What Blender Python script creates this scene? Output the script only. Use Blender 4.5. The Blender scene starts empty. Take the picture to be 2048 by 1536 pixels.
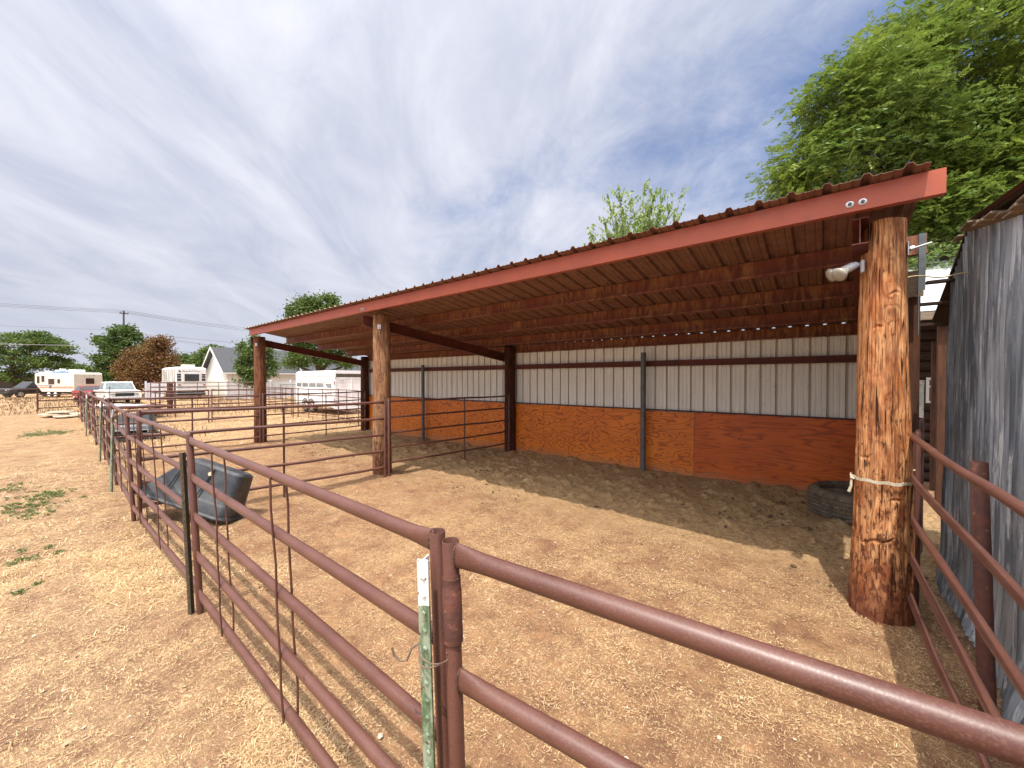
import bpy, math, random
import numpy as np
from mathutils import Vector, Matrix

# ---------------------------------------------------------------- camera, sky, sun, exposure
scn = bpy.context.scene
R = math.radians
CAM_Z = 1.95
YAW = R(39.0)
PITCH = R(0.745)
cd = bpy.data.cameras.new('camera')
cam = bpy.data.objects.new('camera', cd)
scn.collection.objects.link(cam)
cam.location = (0, 0, CAM_Z)
cam.rotation_euler = (R(90) - PITCH, 0, YAW)
cd.sensor_width = 36.0
cd.lens = 36.0 * 769 / 2048
cd.clip_start = 0.05
cd.clip_end = 12000
scn.camera = cam
scn.view_settings.view_transform = 'Standard'
scn.view_settings.look = 'None'
scn.view_settings.exposure = 0.42
scn.view_settings.gamma = 1.0

SUN = Vector((0.11, -0.39, 1.0)).normalized()      # direction towards the sun
elev = math.asin(SUN.z)
azim = math.atan2(SUN.x, SUN.y)
sd = bpy.data.lights.new('sun', 'SUN')
sd.energy = 3.7
sd.angle = R(0.55)
sd.color = (1.0, 0.94, 0.86)
sun = bpy.data.objects.new('sun', sd)
scn.collection.objects.link(sun)
sun.rotation_euler = SUN.to_track_quat('Z', 'Y').to_euler()

world = bpy.data.worlds.new('World')
scn.world = world
world.use_nodes = True


class NT:
    """small helper to wire shader nodes"""
    def __init__(s, tree):
        s.t = tree
        s.t.nodes.clear()

    def n(s, typ, **kw):
        nd = s.t.nodes.new(typ)
        for k, v in kw.items():
            if k.startswith('i_'):
                nd.inputs[k[2:].replace('_', ' ')].default_value = v
            else:
                setattr(nd, k, v)
        return nd

    def l(s, a, b):
        s.t.links.new(a, b)

    def math(s, op, a, b=None, clamp=False):
        nd = s.t.nodes.new('ShaderNodeMath')
        nd.operation = op
        nd.use_clamp = clamp
        for i, v in enumerate((a, b)):
            if v is None:
                continue
            if isinstance(v, (int, float)):
                nd.inputs[i].default_value = v
            else:
                s.l(v, nd.inputs[i])
        return nd.outputs[0]

    def map(s, vec, scale=(1, 1, 1), loc=(0, 0, 0), rot=(0, 0, 0)):
        nd = s.t.nodes.new('ShaderNodeMapping')
        nd.inputs['Scale'].default_value = scale
        nd.inputs['Location'].default_value = loc
        nd.inputs['Rotation'].default_value = rot
        s.l(vec, nd.inputs['Vector'])
        return nd.outputs[0]

    def noise(s, vec, scale, detail=3.0, rough=0.55, dist=0.0):
        nd = s.t.nodes.new('ShaderNodeTexNoise')
        nd.inputs['Scale'].default_value = scale
        nd.inputs['Detail'].default_value = detail
        nd.inputs['Roughness'].default_value = rough
        nd.inputs['Distortion'].default_value = dist
        s.l(vec, nd.inputs['Vector'])
        return nd.outputs['Fac']

    def vor(s, vec, scale, feature='F1', out='Distance', rnd=1.0):
        nd = s.t.nodes.new('ShaderNodeTexVoronoi')
        nd.feature = feature
        nd.inputs['Scale'].default_value = scale
        nd.inputs['Randomness'].default_value = rnd
        s.l(vec, nd.inputs['Vector'])
        return nd.outputs[out]

    def ramp(s, fac, stops, interp='LINEAR'):
        nd = s.t.nodes.new('ShaderNodeValToRGB')
        cr = nd.color_ramp
        cr.interpolation = interp
        while len(cr.elements) < len(stops):
            cr.elements.new(0.5)
        for e, (p, c) in zip(cr.elements, stops):
            e.position = p
            e.color = (c, c, c, 1) if isinstance(c, (int, float)) else (c[0], c[1], c[2], 1)
        s.l(fac, nd.inputs[0])
        return nd.outputs[0]

    def mix(s, fac, a, b, blend='MIX'):
        nd = s.t.nodes.new('ShaderNodeMix')
        nd.data_type = 'RGBA'
        nd.blend_type = blend
        nd.clamp_factor = True
        for idx, v in ((0, fac), (6, a), (7, b)):
            if isinstance(v, (int, float)):
                nd.inputs[idx].default_value = v
            elif isinstance(v, tuple):
                nd.inputs[idx].default_value = (v[0], v[1], v[2], 1)
            else:
                s.l(v, nd.inputs[idx])
        return nd.outputs[2]

    def bump(s, h, strength=0.3, dist=0.02, normal=None):
        nd = s.t.nodes.new('ShaderNodeBump')
        nd.inputs['Strength'].default_value = strength
        nd.inputs['Distance'].default_value = dist
        s.l(h, nd.inputs['Height'])
        if normal is not None:
            s.l(normal, nd.inputs['Normal'])
        return nd.outputs[0]

    def obj(s):
        return s.t.nodes.new('ShaderNodeTexCoord').outputs['Object']


def sky():
    w = NT(world.node_tree)
    st = w.n('ShaderNodeTexSky', sky_type='NISHITA', sun_disc=False, sun_elevation=elev, sun_rotation=azim,
             altitude=1300.0, air_density=1.0, dust_density=1.2, ozone_density=2.0)
    g = w.t.nodes.new('ShaderNodeTexCoord').outputs['Generated']
    sx = w.t.nodes.new('ShaderNodeSeparateXYZ')
    w.l(g, sx.inputs[0])
    zz = w.math('ADD', w.math('MAXIMUM', sx.outputs[2], 0.0), 0.16)
    cx = w.math('DIVIDE', sx.outputs[0], zz)
    cy = w.math('DIVIDE', sx.outputs[1], zz)
    cb = w.t.nodes.new('ShaderNodeCombineXYZ')
    w.l(cx, cb.inputs[0]); w.l(cy, cb.inputs[1])
    p = cb.outputs[0]
    # streaks: stretched along one wind direction
    rot = w.map(p, rot=(0, 0, R(-138)))
    pa = w.map(rot, scale=(0.55, 0.62, 1), loc=(5.1, 1.7, 0))
    n1 = w.noise(pa, 1.0, 3, 0.45, 0.6)
    n2 = w.noise(w.map(rot, scale=(0.95, 1.2, 1), loc=(1.3, 4.2, 0)), 1.2, 5, 0.56, 0.7)
    n3 = w.noise(w.map(rot, scale=(0.9, 1.0, 1), loc=(7, 2, 0)), 4.2, 6, 0.7, 0.5)
    # thinner veil towards world +X / +Y (the bluer right of the sky)
    grad = w.math('MULTIPLY', w.math('ADD', w.math('MULTIPLY', sx.outputs[0], -0.42), w.math('MULTIPLY', sx.outputs[1], -0.12)), 1.0)
    s = w.math('ADD', w.math('ADD', w.math('MULTIPLY', n1, 1.25), w.math('MULTIPLY', n2, 0.48)), w.math('MULTIPLY', n3, 0.36))
    s = w.math('ADD', s, grad)
    cov = w.ramp(s, [(0.0, 0.0), (0.78, 0.12), (0.98, 0.55), (1.0, 0.6)])
    mr = w.t.nodes.new('ShaderNodeMapRange')
    mr.interpolation_type = 'SMOOTHSTEP'
    mr.inputs['From Min'].default_value = 0.88
    mr.inputs['From Max'].default_value = 1.36
    mr.inputs['To Min'].default_value = 0.0
    mr.inputs['To Max'].default_value = 0.93
    w.l(s, mr.inputs['Value'])
    fac = mr.outputs[0]
    # cloud brightness varies a little
    cb2 = w.noise(w.map(rot, scale=(0.8, 1.9, 1), loc=(9, 3, 0)), 1.3, 5, 0.6, 0.6)
    ccol = w.mix(w.ramp(cb2, [(0.3, 0.0), (0.68, 1.0)]), (4.1, 4.45, 5.5), (6.9, 6.95, 7.6))
    base = w.mix(0.50, st.outputs[0], (1.5, 2.5, 5.3))
    # hazy band close to the horizon
    hz = w.ramp(sx.outputs[2], [(0.0, 0.85), (0.10, 0.72), (0.38, 0.0)])
    base = w.mix(hz, base, (4.3, 4.55, 5.55))
    col = w.mix(fac, base, ccol)
    col = w.mix(w.ramp(sx.outputs[2], [(0.0, 0.9), (0.12, 0.55), (0.34, 0.0)]), col, (4.4, 4.65, 5.45))
    # glow added round the sun, mostly out of view, to lift fill in shade
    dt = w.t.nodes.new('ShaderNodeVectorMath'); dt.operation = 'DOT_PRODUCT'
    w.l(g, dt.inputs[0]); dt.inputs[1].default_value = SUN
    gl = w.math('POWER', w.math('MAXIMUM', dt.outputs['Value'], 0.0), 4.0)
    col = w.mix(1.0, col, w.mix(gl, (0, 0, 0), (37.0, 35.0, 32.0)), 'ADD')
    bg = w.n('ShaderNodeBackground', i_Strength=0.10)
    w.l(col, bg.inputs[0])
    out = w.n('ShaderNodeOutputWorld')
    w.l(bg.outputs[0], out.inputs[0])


sky()

# ---------------------------------------------------------------- maths helpers
F2 = np.array([-math.sin(YAW), math.cos(YAW)])
R2 = np.array([math.cos(YAW), math.sin(YAW)])


def at(px, D, z=0.0):
    """world point at depth D metres in the direction of photo column px, height z"""
    u = (px - 1024) / 769.0
    p = D * (F2 + u * R2)
    return (float(p[0]), float(p[1]), z)


def hz(py, D):
    """height of photo row py at depth D"""
    return CAM_Z - (py - 758) / 769.0 * D


_rng = np.random.RandomState(5)
_lat = _rng.rand(256, 256)


def vnoise(x, y, scale=1.0, seed=0):
    x = np.asarray(x, float) * scale + seed * 17.31
    y = np.asarray(y, float) * scale + seed * 9.77
    xi = np.floor(x).astype(int); yi = np.floor(y).astype(int)
    fx = x - xi; fy = y - yi
    fx = fx * fx * (3 - 2 * fx); fy = fy * fy * (3 - 2 * fy)
    a = _lat[xi % 256, yi % 256]; b = _lat[(xi + 1) % 256, yi % 256]
    c = _lat[xi % 256, (yi + 1) % 256]; d = _lat[(xi + 1) % 256, (yi + 1) % 256]
    return (a * (1 - fx) + b * fx) * (1 - fy) + (c * (1 - fx) + d * fx) * fy


def fbm(x, y, scale=1.0, oct=4, seed=0, gain=0.5):
    s = 0; amp = 1; tot = 0
    for i in range(oct):
        s = s + amp * vnoise(x, y, scale * 2 ** i, seed + i * 3)
        tot += amp; amp *= gain
    return s / tot


def sstep(a, b, x):
    t = np.clip((np.asarray(x, float) - a) / (b - a), 0, 1)
    return t * t * (3 - 2 * t)


def gz(x, y):
    """ground height"""
    x = np.asarray(x, float); y = np.asarray(y, float)
    r = np.hypot(x, y)
    near = np.exp(-(r / 30.0) ** 2)
    z = (fbm(x, y, 0.5, 3, 2) - 0.5) * 0.07 * near
    z = z + (fbm(x, y, 2.6, 3, 5) - 0.5) * 0.045 * np.exp(-(r / 16.0) ** 2)
    # earth banked up against the back wall
    m = sstep(6.9, 8.1, y) * sstep(-7.2, -5.0, x) * sstep(1.2, -0.4, x) * (y < 9)
    z = z + m * (0.02 + 0.12 * fbm(x, y * 0, 0.9, 2, 9))
    for px, py, hh in ((0.385, 4.35, .035), (-6.93, 4.38, .05), (-13.37, 4.28, .06), (-6.44, 7.86, .05), (-2.86, 7.8, .04), (-0.9, .8, .02), (-3.955, .8, .03), (-7.19, .8, .03)):
        z = z + hh * np.exp(-((x - px) ** 2 + (y - py) ** 2) / .10)
    return z


def gzf(x, y):
    return float(gz(x, y))


# ---------------------------------------------------------------- mesh builder
COL = scn.collection


class MB:
    def __init__(s):
        s.v = []; s.f = []; s.mi = []; s.cur = 0

    def mat(s, i):
        s.cur = i
        return s

    def add(s, verts, faces):
        o = len(s.v)
        s.v.extend([tuple(p) for p in verts])
        s.f.extend([tuple(i + o for i in f) for f in faces])
        s.mi.extend([s.cur] * len(faces))
        return s

    def box(s, lo, hi, M=None, bev=0.0):
        x0, y0, z0 = lo; x1, y1, z1 = hi
        if bev > 0:
            b = bev
            vs = []
            for x, sx in ((x0, 1), (x1, -1)):
                for y, sy in ((y0, 1), (y1, -1)):
                    for z, sz in ((z0, 1), (z1, -1)):
                        vs += [(x, y + sy * b, z + sz * b), (x + sx * b, y, z + sz * b), (x + sx * b, y + sy * b, z)]
            # index = corner*3 + k ; corner = ix*4+iy*2+iz
            c = lambda ix, iy, iz, k: (ix * 4 + iy * 2 + iz) * 3 + k
            fs = []
            fs += [(c(0, 0, 0, 0), c(0, 0, 1, 0), c(0, 1, 1, 0), c(0, 1, 0, 0)), (c(1, 0, 0, 0), c(1, 1, 0, 0), c(1, 1, 1, 0), c(1, 0, 1, 0))]
            fs += [(c(0, 0, 0, 1), c(1, 0, 0, 1), c(1, 0, 1, 1), c(0, 0, 1, 1)), (c(0, 1, 0, 1), c(0, 1, 1, 1), c(1, 1, 1, 1), c(1, 1, 0, 1))]
            fs += [(c(0, 0, 0, 2), c(0, 1, 0, 2), c(1, 1, 0, 2), c(1, 0, 0, 2)), (c(0, 0, 1, 2), c(1, 0, 1, 2), c(1, 1, 1, 2), c(0, 1, 1, 2))]
            for iy in (0, 1):
                for iz in (0, 1):
                    fs.append((c(0, iy, iz, 1), c(0, iy, iz, 2), c(1, iy, iz, 2), c(1, iy, iz, 1)))
            for ix in (0, 1):
                for iz in (0, 1):
                    fs.append((c(ix, 0, iz, 0), c(ix, 0, iz, 2), c(ix, 1, iz, 2), c(ix, 1, iz, 0)))
                for iy in (0, 1):
                    fs.append((c(ix, iy, 0, 0), c(ix, iy, 0, 1), c(ix, iy, 1, 1), c(ix, iy, 1, 0)))
            for ix in (0, 1):
                for iy in (0, 1):
                    for iz in (0, 1):
                        fs.append((c(ix, iy, iz, 0), c(ix, iy, iz, 1), c(ix, iy, iz, 2)))
        else:
            vs = [(x, y, z) for x in (x0, x1) for y in (y0, y1) for z in (z0, z1)]
            fs = [(0, 1, 3, 2), (4, 6, 7, 5), (0, 4, 5, 1), (2, 3, 7, 6), (0, 2, 6, 4), (1, 5, 7, 3)]
        if M is not None:
            vs = [tuple(M @ Vector(p)) for p in vs]
        return s.add(vs, fs)

    def tube(s, pts, r, seg=12, caps=True, prof=None, hollow=False):
        """tube along pts; r scalar or list; prof: list of (side_scale, up_scale)"""
        pts = [Vector(p) for p in pts]
        n = len(pts)
        rs = r if isinstance(r, (list, tuple, np.ndarray)) else [r] * n
        base = len(s.v)
        ref = None
        for i, p in enumerate(pts):
            d = (pts[min(i + 1, n - 1)] - pts[max(i - 1, 0)]).normalized()
            if ref is None:
                up = Vector((0, 0, 1)) if abs(d.z) < 0.9 else Vector((0, 1, 0))
            else:
                up = ref
            sd_ = d.cross(up).normalized()
            up = sd_.cross(d).normalized()
            ref = up
            a, b = (1, 1) if prof is None else prof[i]
            for k in range(seg):
                t = 2 * math.pi * k / seg
                s.v.append(tuple(p + sd_ * math.cos(t) * rs[i] * a + up * math.sin(t) * rs[i] * b))
        for i in range(n - 1):
            for k in range(seg):
                a = base + i * seg + k; b = base + i * seg + (k + 1) % seg
                s.f.append((a, b, b + seg, a + seg)); s.mi.append(s.cur)
        if caps:
            s.f.append(tuple(base + k for k in reversed(range(seg)))); s.mi.append(s.cur)
            s.f.append(tuple(base + (n - 1) * seg + k for k in range(seg))); s.mi.append(s.cur)
        return s

    def pipe(s, p0, p1, r, wall=0.003, seg=20):
        """open ended pipe with wall thickness (top open)"""
        p0 = Vector(p0); p1 = Vector(p1)
        d = (p1 - p0).normalized()
        up = Vector((0, 0, 1)) if abs(d.z) < 0.9 else Vector((0, 1, 0))
        a = d.cross(up).normalized(); b = a.cross(d).normalized()
        base = len(s.v)
        ring = lambda c, rr: [tuple(c + a * math.cos(2 * math.pi * k / seg) * rr + b * math.sin(2 * math.pi * k / seg) * rr) for k in range(seg)]
        e = d * 0.0015
        for c, rr in ((p0, r), (p1 - e, r), (p1, r - wall * .3), (p1, r - wall * .7), (p1 - e, r - wall), (p1 - d * min(0.25, (p1 - p0).length * .9), r - wall)):
            s.v.extend(ring(c, rr))
        for i in range(5):
            for k in range(seg):
                q = base + i * seg + k; w = base + i * seg + (k + 1) % seg
                s.f.append((q, w, w + seg, q + seg)); s.mi.append(s.cur)
        s.f.append(tuple(base + k for k in reversed(range(seg)))); s.mi.append(s.cur)
        s.f.append(tuple(base + 5 * seg + k for k in range(seg))); s.mi.append(s.cur)
        return s

    def lathe(s, prof, M=None, seg=24, close=False):
        """prof list of (r, z)"""
        base = len(s.v)
        n = len(prof)
        for r_, z_ in prof:
            for k in range(seg):
                t = 2 * math.pi * k / seg
                p = Vector((r_ * math.cos(t), r_ * math.sin(t), z_))
                s.v.append(tuple(M @ p if M is not None else p))
        for i in range(n - 1 if not close else n):
            j = (i + 1) % n
            for k in range(seg):
                a = base + i * seg + k; b = base + i * seg + (k + 1) % seg
                c = base + j * seg + (k + 1) % seg; d = base + j * seg + k
                s.f.append((a, b, c, d)); s.mi.append(s.cur)
        if not close:
            s.f.append(tuple(base + k for k in reversed(range(seg)))); s.mi.append(s.cur)
            s.f.append(tuple(base + (n - 1) * seg + k for k in range(seg))); s.mi.append(s.cur)
        return s

    def prism(s, poly, h, M=None):
        """poly list of (a,b) in local XZ plane, extruded along local Y from 0..h (or h=(y0,y1))"""
        y0, y1 = h if isinstance(h, tuple) else (0, h)
        n = len(poly)
        vs = [(a, y0, b) for a, b in poly] + [(a, y1, b) for a, b in poly]
        fs = [tuple(range(n)), tuple(reversed(range(n, 2 * n)))]
        for i in range(n):
            j = (i + 1) % n
            fs.append((j, i, i + n, j + n))
        if M is not None:
            vs = [tuple(M @ Vector(p)) for p in vs]
        return s.add(vs, fs)

    def build(s, name, mats, parent=None, smooth=False, world=False, loc=None):
        """world=True: verts are world coords; shift them by the parent's (unrotated) location"""
        vs = s.v
        if world and parent is not None:
            L = parent.location
            vs = [(p[0] - L.x, p[1] - L.y, p[2] - L.z) for p in vs]
        if loc is not None:
            vs = [(p[0] - loc[0], p[1] - loc[1], p[2] - loc[2]) for p in vs]
        me = bpy.data.meshes.new(name)
        me.from_pydata(vs, [], s.f)
        if not isinstance(mats, (list, tuple)):
            mats = [mats]
        for m in mats:
            me.materials.append(m)
        if len(mats) > 1:
            me.polygons.foreach_set('material_index', s.mi)
        if smooth:
            me.polygons.foreach_set('use_smooth', [True] * len(me.polygons))
            if smooth != 'all':
                try:
                    me.set_sharp_from_angle(angle=R(smooth if isinstance(smooth, (int, float)) and smooth is not True else 40))
                except Exception:
                    pass
        me.update()
        o = bpy.data.objects.new(name, me)
        COL.objects.link(o)
        if parent is not None:
            o.parent = parent
        if loc is not None:
            o.location = loc
        return o


def np_mesh(name, verts, faces, mat, parent=None, smooth=False, mats_idx=None, attr=None):
    """verts (N,3), faces (M,k) numpy"""
    me = bpy.data.meshes.new(name)
    verts = np.asarray(verts, np.float32); faces = np.asarray(faces, np.int32)
    me.vertices.add(len(verts)); me.vertices.foreach_set('co', verts.ravel())
    k = faces.shape[1]
    me.loops.add(faces.size); me.loops.foreach_set('vertex_index', faces.ravel())
    me.polygons.add(len(faces))
    me.polygons.foreach_set('loop_start', np.arange(0, faces.size, k, dtype=np.int32))
    me.polygons.foreach_set('loop_total', np.full(len(faces), k, np.int32))
    if smooth:
        me.polygons.foreach_set('use_smooth', np.ones(len(faces), bool))
    if attr is not None:
        at_ = me.attributes.new('tone', 'FLOAT', 'POINT')
        at_.data.foreach_set('value', np.asarray(attr, np.float32))
    me.materials.append(mat)
    me.update(calc_edges=True)
    o = bpy.data.objects.new(name, me)
    COL.objects.link(o)
    if parent is not None:
        o.parent = parent
    return o


def tag(o, label=None, cat=None, group=None, kind=None):
    if label: o['label'] = label
    if cat: o['category'] = cat
    if group: o['group'] = group
    if kind: o['kind'] = kind
    return o


def thing(name, label, cat, loc=(0, 0, 0), rotz=0.0, group=None):
    o = bpy.data.objects.new(name, None)
    COL.objects.link(o)
    o.empty_display_size = 0.2
    o.location = loc
    o.rotation_euler = (0, 0, rotz)
    return tag(o, label, cat, group)


# ---------------------------------------------------------------- materials
def new_mat(name):
    m = bpy.data.materials.new(name)
    m.use_nodes = True
    return m, NT(m.node_tree)


def finish(t, col, rough=0.6, normal=None, metal=0.0, spec=0.5, extra=None):
    p = t.t.nodes.new('ShaderNodeBsdfPrincipled')
    if isinstance(col, tuple):
        p.inputs['Base Color'].default_value = (*col, 1)
    else:
        t.l(col, p.inputs['Base Color'])
    if isinstance(rough, (int, float)):
        p.inputs['Roughness'].default_value = rough
    else:
        t.l(rough, p.inputs['Roughness'])
    p.inputs['Metallic'].default_value = metal
    p.inputs['Specular IOR Level'].default_value = spec
    if normal is not None:
        t.l(normal, p.inputs['Normal'])
    o = t.t.nodes.new('ShaderNodeOutputMaterial')
    t.l(p.outputs[0], o.inputs[0])
    return p


def pm(name, c1, c2, scale=4.0, rough=0.6, bump=0.0, bscale=None, stretch=(1, 1, 1), metal=0.0, lo=0.35, hi=0.65,
       detail=4.0, spec=0.4, c3=None, s3=30.0, lo3=0.6, hi3=0.7):
    """two (three) colours mixed by noise, plus bump"""
    m, t = new_mat(name)
    v = t.map(t.obj(), scale=stretch)
    f = t.ramp(t.noise(v, scale, detail), [(lo, 0.0), (hi, 1.0)])
    col = t.mix(f, c1, c2)
    if c3 is not None:
        f3 = t.ramp(t.noise(v, s3, 3), [(lo3, 0.0), (hi3, 1.0)])
        col = t.mix(f3, col, c3)
    nrm = None
    if bump > 0:
        nrm = t.bump(t.noise(v, bscale or scale * 4, 5), bump, 0.01)
    finish(t, col, rough, nrm, metal, spec)
    return m


M = {}


def make_materials():
    # oxide red pipe
    m, t = new_mat('pipe_oxide_paint')
    v = t.obj()
    n1 = t.noise(v, 5.0, 4)
    n2 = t.noise(v, 230.0, 3, 0.6)
    col = t.mix(t.ramp(n1, [(0.3, 0.0), (0.7, 1.0)]), (0.086, 0.030, 0.021), (0.130, 0.053, 0.038))
    col = t.mix(t.ramp(n2, [(0.48, 0.0), (0.75, 0.42)]), col, (0.225, 0.125, 0.095))
    n3 = t.noise(v, 22.0, 5, 0.7)
    col = t.mix(t.ramp(n3, [(0.62, 0.0), (0.70, 0.8)]), col, (0.055, 0.017, 0.012))
    n4 = t.noise(t.map(v, loc=(4, 2, 7)), 13.0, 5, 0.75)
    col = t.mix(t.ramp(n4, [(0.70, 0.0), (0.725, 0.75)]), col, (0.36, 0.27, 0.20))
    rg = t.ramp(n2, [(0.3, 0.34), (0.7, 0.50)])
    finish(t, col, rg, t.bump(n2, 0.14, 0.0015), 0.0, 0.55)
    M['pipe'] = m
    # darker rusty steel
    M['rust'] = pm('rusty_steel', (0.13, 0.045, 0.032), (0.075, 0.035, 0.028), 18, 0.7, 0.4, 60, c3=(0.2, 0.09, 0.05), s3=40)
    M['weld'] = pm('weld_bead', (0.07, 0.035, 0.028), (0.16, 0.10, 0.08), 80, 0.55, 0.8, 120, metal=0.3)
    # primer on fascia and beams
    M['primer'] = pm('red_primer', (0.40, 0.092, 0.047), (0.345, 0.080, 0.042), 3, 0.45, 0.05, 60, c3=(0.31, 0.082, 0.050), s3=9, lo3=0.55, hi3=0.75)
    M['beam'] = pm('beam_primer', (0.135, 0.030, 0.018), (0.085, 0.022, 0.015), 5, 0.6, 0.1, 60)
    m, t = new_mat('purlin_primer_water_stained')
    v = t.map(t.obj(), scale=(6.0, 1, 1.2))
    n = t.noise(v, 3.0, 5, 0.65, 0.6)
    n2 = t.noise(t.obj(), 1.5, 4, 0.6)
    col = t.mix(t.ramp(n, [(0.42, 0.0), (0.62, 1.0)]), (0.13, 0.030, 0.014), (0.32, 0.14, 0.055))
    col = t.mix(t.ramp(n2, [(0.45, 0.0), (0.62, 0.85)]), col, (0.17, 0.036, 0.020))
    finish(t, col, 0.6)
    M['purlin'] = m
    # roof sheet
    M['roof_top'] = pm('roof_brown_paint', (0.24, 0.130, 0.095), (0.17, 0.085, 0.062), 9, 0.55, 0.1, 50)
    m, t = new_mat('roof_underside_metal')
    v = t.map(t.obj(), scale=(9, 0.8, 1))
    n = t.noise(v, 2.2, 5, 0.6, 0.3)
    n2 = t.noise(t.obj(), 1.2, 3)
    col = t.mix(t.ramp(n, [(0.35, 0.0), (0.68, 1.0)]), (0.43, 0.41, 0.30), (0.23, 0.215, 0.14))
    col = t.mix(t.ramp(n2, [(0.45, 0.0), (0.65, 0.6)]), col, (0.55, 0.53, 0.41))
    finish(t, col, 0.45, None, 0.0, 0.5)
    M['roof_under'] = m
    # white wall metal, dirty
    m, t = new_mat('white_wall_metal')
    v = t.obj()
    n = t.noise(t.map(v, scale=(5, 1, 0.6)), 2.5, 5, 0.6)
    n2 = t.noise(v, 14, 5, 0.7)
    col = t.mix(t.ramp(n, [(0.35, 0.0), (0.7, 1.0)]), (0.88, 0.91, 0.87), (0.78, 0.80, 0.75))
    col = t.mix(t.ramp(n2, [(0.60, 0.0), (0.74, 0.4)]), col, (0.36, 0.31, 0.24))
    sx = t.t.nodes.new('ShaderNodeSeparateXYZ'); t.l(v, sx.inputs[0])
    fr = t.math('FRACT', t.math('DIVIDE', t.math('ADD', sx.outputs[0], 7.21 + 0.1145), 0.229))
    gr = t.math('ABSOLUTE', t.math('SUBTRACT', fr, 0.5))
    col = t.mix(t.ramp(gr, [(0.0, 0.6), (0.055, 0.6), (0.09, 0.0)]), col, (0.34, 0.27, 0.20))  # recess shade of the rib grooves painted in as brown lines
    finish(t, col, 0.5)
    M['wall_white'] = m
    # plywood
    def ply(name, cA, cB, cD, sx, sz, k):
        m, t = new_mat(name)
        oi = t.t.nodes.new('ShaderNodeObjectInfo')
        ofs = t.math('MULTIPLY', oi.outputs['Random'], 40.0)
        cbx = t.t.nodes.new('ShaderNodeCombineXYZ')
        t.l(ofs, cbx.inputs[0]); t.l(ofs, cbx.inputs[2])
        va = t.t.nodes.new('ShaderNodeVectorMath'); va.operation = 'ADD'
        t.l(t.obj(), va.inputs[0]); t.l(cbx.outputs[0], va.inputs[1])
        v = va.outputs[0]
        n = t.noise(t.map(v, scale=(sx, 1, sz)), 1.0, 2.2, 0.42, 0.15)
        band = t.math('SINE', t.math('MULTIPLY', n, k))
        f = t.ramp(band, [(0.30, 0.0), (0.85, 0.6), (0.97, 0.8)])
        fine = t.noise(t.map(v, scale=(6, 1, 90)), 3.0, 3)
        col = t.mix(t.ramp(t.noise(v, 1.6, 3), [(0.35, 0.0), (0.65, 1.0)]), cA, cB)
        col = t.mix(f, col, cD)
        col = t.mix(t.ramp(fine, [(0.4, 0.0), (0.7, 0.35)]), col, cD)
        # football patches / plugs
        vo = t.vor(t.map(v, scale=(1, 1, 2.2)), 3.2)
        kn = t.ramp(vo, [(0.0, 1.0), (0.055, 1.0), (0.075, 0.0)])
        col = t.mix(kn, col, (cD[0] * .4, cD[1] * .4, cD[2] * .4))
        # dusty splash near the bottom
        sp = t.t.nodes.new('ShaderNodeSeparateXYZ'); t.l(t.obj(), sp.inputs[0])
        zz = t.math('ADD', sp.outputs[2], t.math('MULTIPLY', t.noise(v, 5, 4), -0.45))
        dust = t.ramp(t.math('ADD', zz, 0.75), [(0.0, 0.75), (0.16, 0.55), (0.32, 0.0)])
        col = t.mix(dust, col, (0.42, 0.21, 0.10))
        finish(t, col, 0.5, t.bump(f, 0.15, 0.003))
        return m
    M['ply'] = ply('plywood_orange', (0.86, 0.25, 0.022), (0.72, 0.19, 0.018), (0.36, 0.068, 0.008), 1.5, 4.2, 70.0)
    M['ply_dark'] = ply('plywood_red_stained', (0.68, 0.145, 0.014), (0.56, 0.112, 0.012), (0.33, 0.055, 0.008), 0.7, 6.5, 60.0)
    M['trim'] = pm('dark_brown_trim', (0.10, 0.035, 0.022), (0.07, 0.028, 0.02), 8, 0.6)

    # weathered round timber
    def timber(name, light, mid, dark, knots, basedark, rings=26.0):
        m, t = new_mat(name)
        v = t.obj()
        sx = t.t.nodes.new('ShaderNodeSeparateXYZ'); t.l(v, sx.inputs[0])
        n = t.noise(t.map(v, scale=(9, 9, 0.9)), 1.0, 3, 0.5, 0.2)
        val = t.math('MULTIPLY', n, rings)
        kd = None
        for (kx, ky, kz, s, a) in knots:
            vm = t.t.nodes.new('ShaderNodeVectorMath'); vm.operation = 'DISTANCE'
            mp = t.map(v, scale=(1, 1, 0.7))
            t.l(mp, vm.inputs[0]); vm.inputs[1].default_value = (kx, ky, kz * 0.7)
            g = t.math('POWER', 2.718, t.math('MULTIPLY', t.math('POWER', t.math('DIVIDE', vm.outputs['Value'], s), 1.6), -1.0))
            val = t.math('ADD', val, t.math('MULTIPLY', g, a))
            core = t.ramp(t.math('DIVIDE', vm.outputs['Value'], s), [(0.0, 1.0), (0.38, 0.8), (0.62, 0.0)])
            kd = core if kd is None else t.math('MAXIMUM', kd, core)
        band = t.math('SINE', val)
        f = t.ramp(band, [(0.0, 0.0), (0.55, 0.45), (0.95, 1.0)])
        pat = t.noise(t.map(v, scale=(6, 6, 2.2)), 1.7, 6, 0.66)
        col = t.mix(t.ramp(pat, [(0.38, 0.0), (0.60, 1.0)]), light, mid)
        col = t.mix(t.math('MULTIPLY', f, 0.5), col, dark)
        fine = t.noise(t.map(v, scale=(60, 60, 3.5)), 2.0, 4, 0.6)
        ff = t.ramp(fine, [(0.50, 0.0), (0.68, 0.8)])
        col = t.mix(ff, col, dark)
        crack = t.noise(t.map(v, scale=(44, 44, 1.5), loc=(3, 8, 1)), 1.8, 4, 0.5, 0.3)
        ck = t.ramp(crack, [(0.60, 0.0), (0.65, 1.0)])
        col = t.mix(ck, col, (dark[0] * .25, dark[1] * .25, dark[2] * .25))
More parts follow.
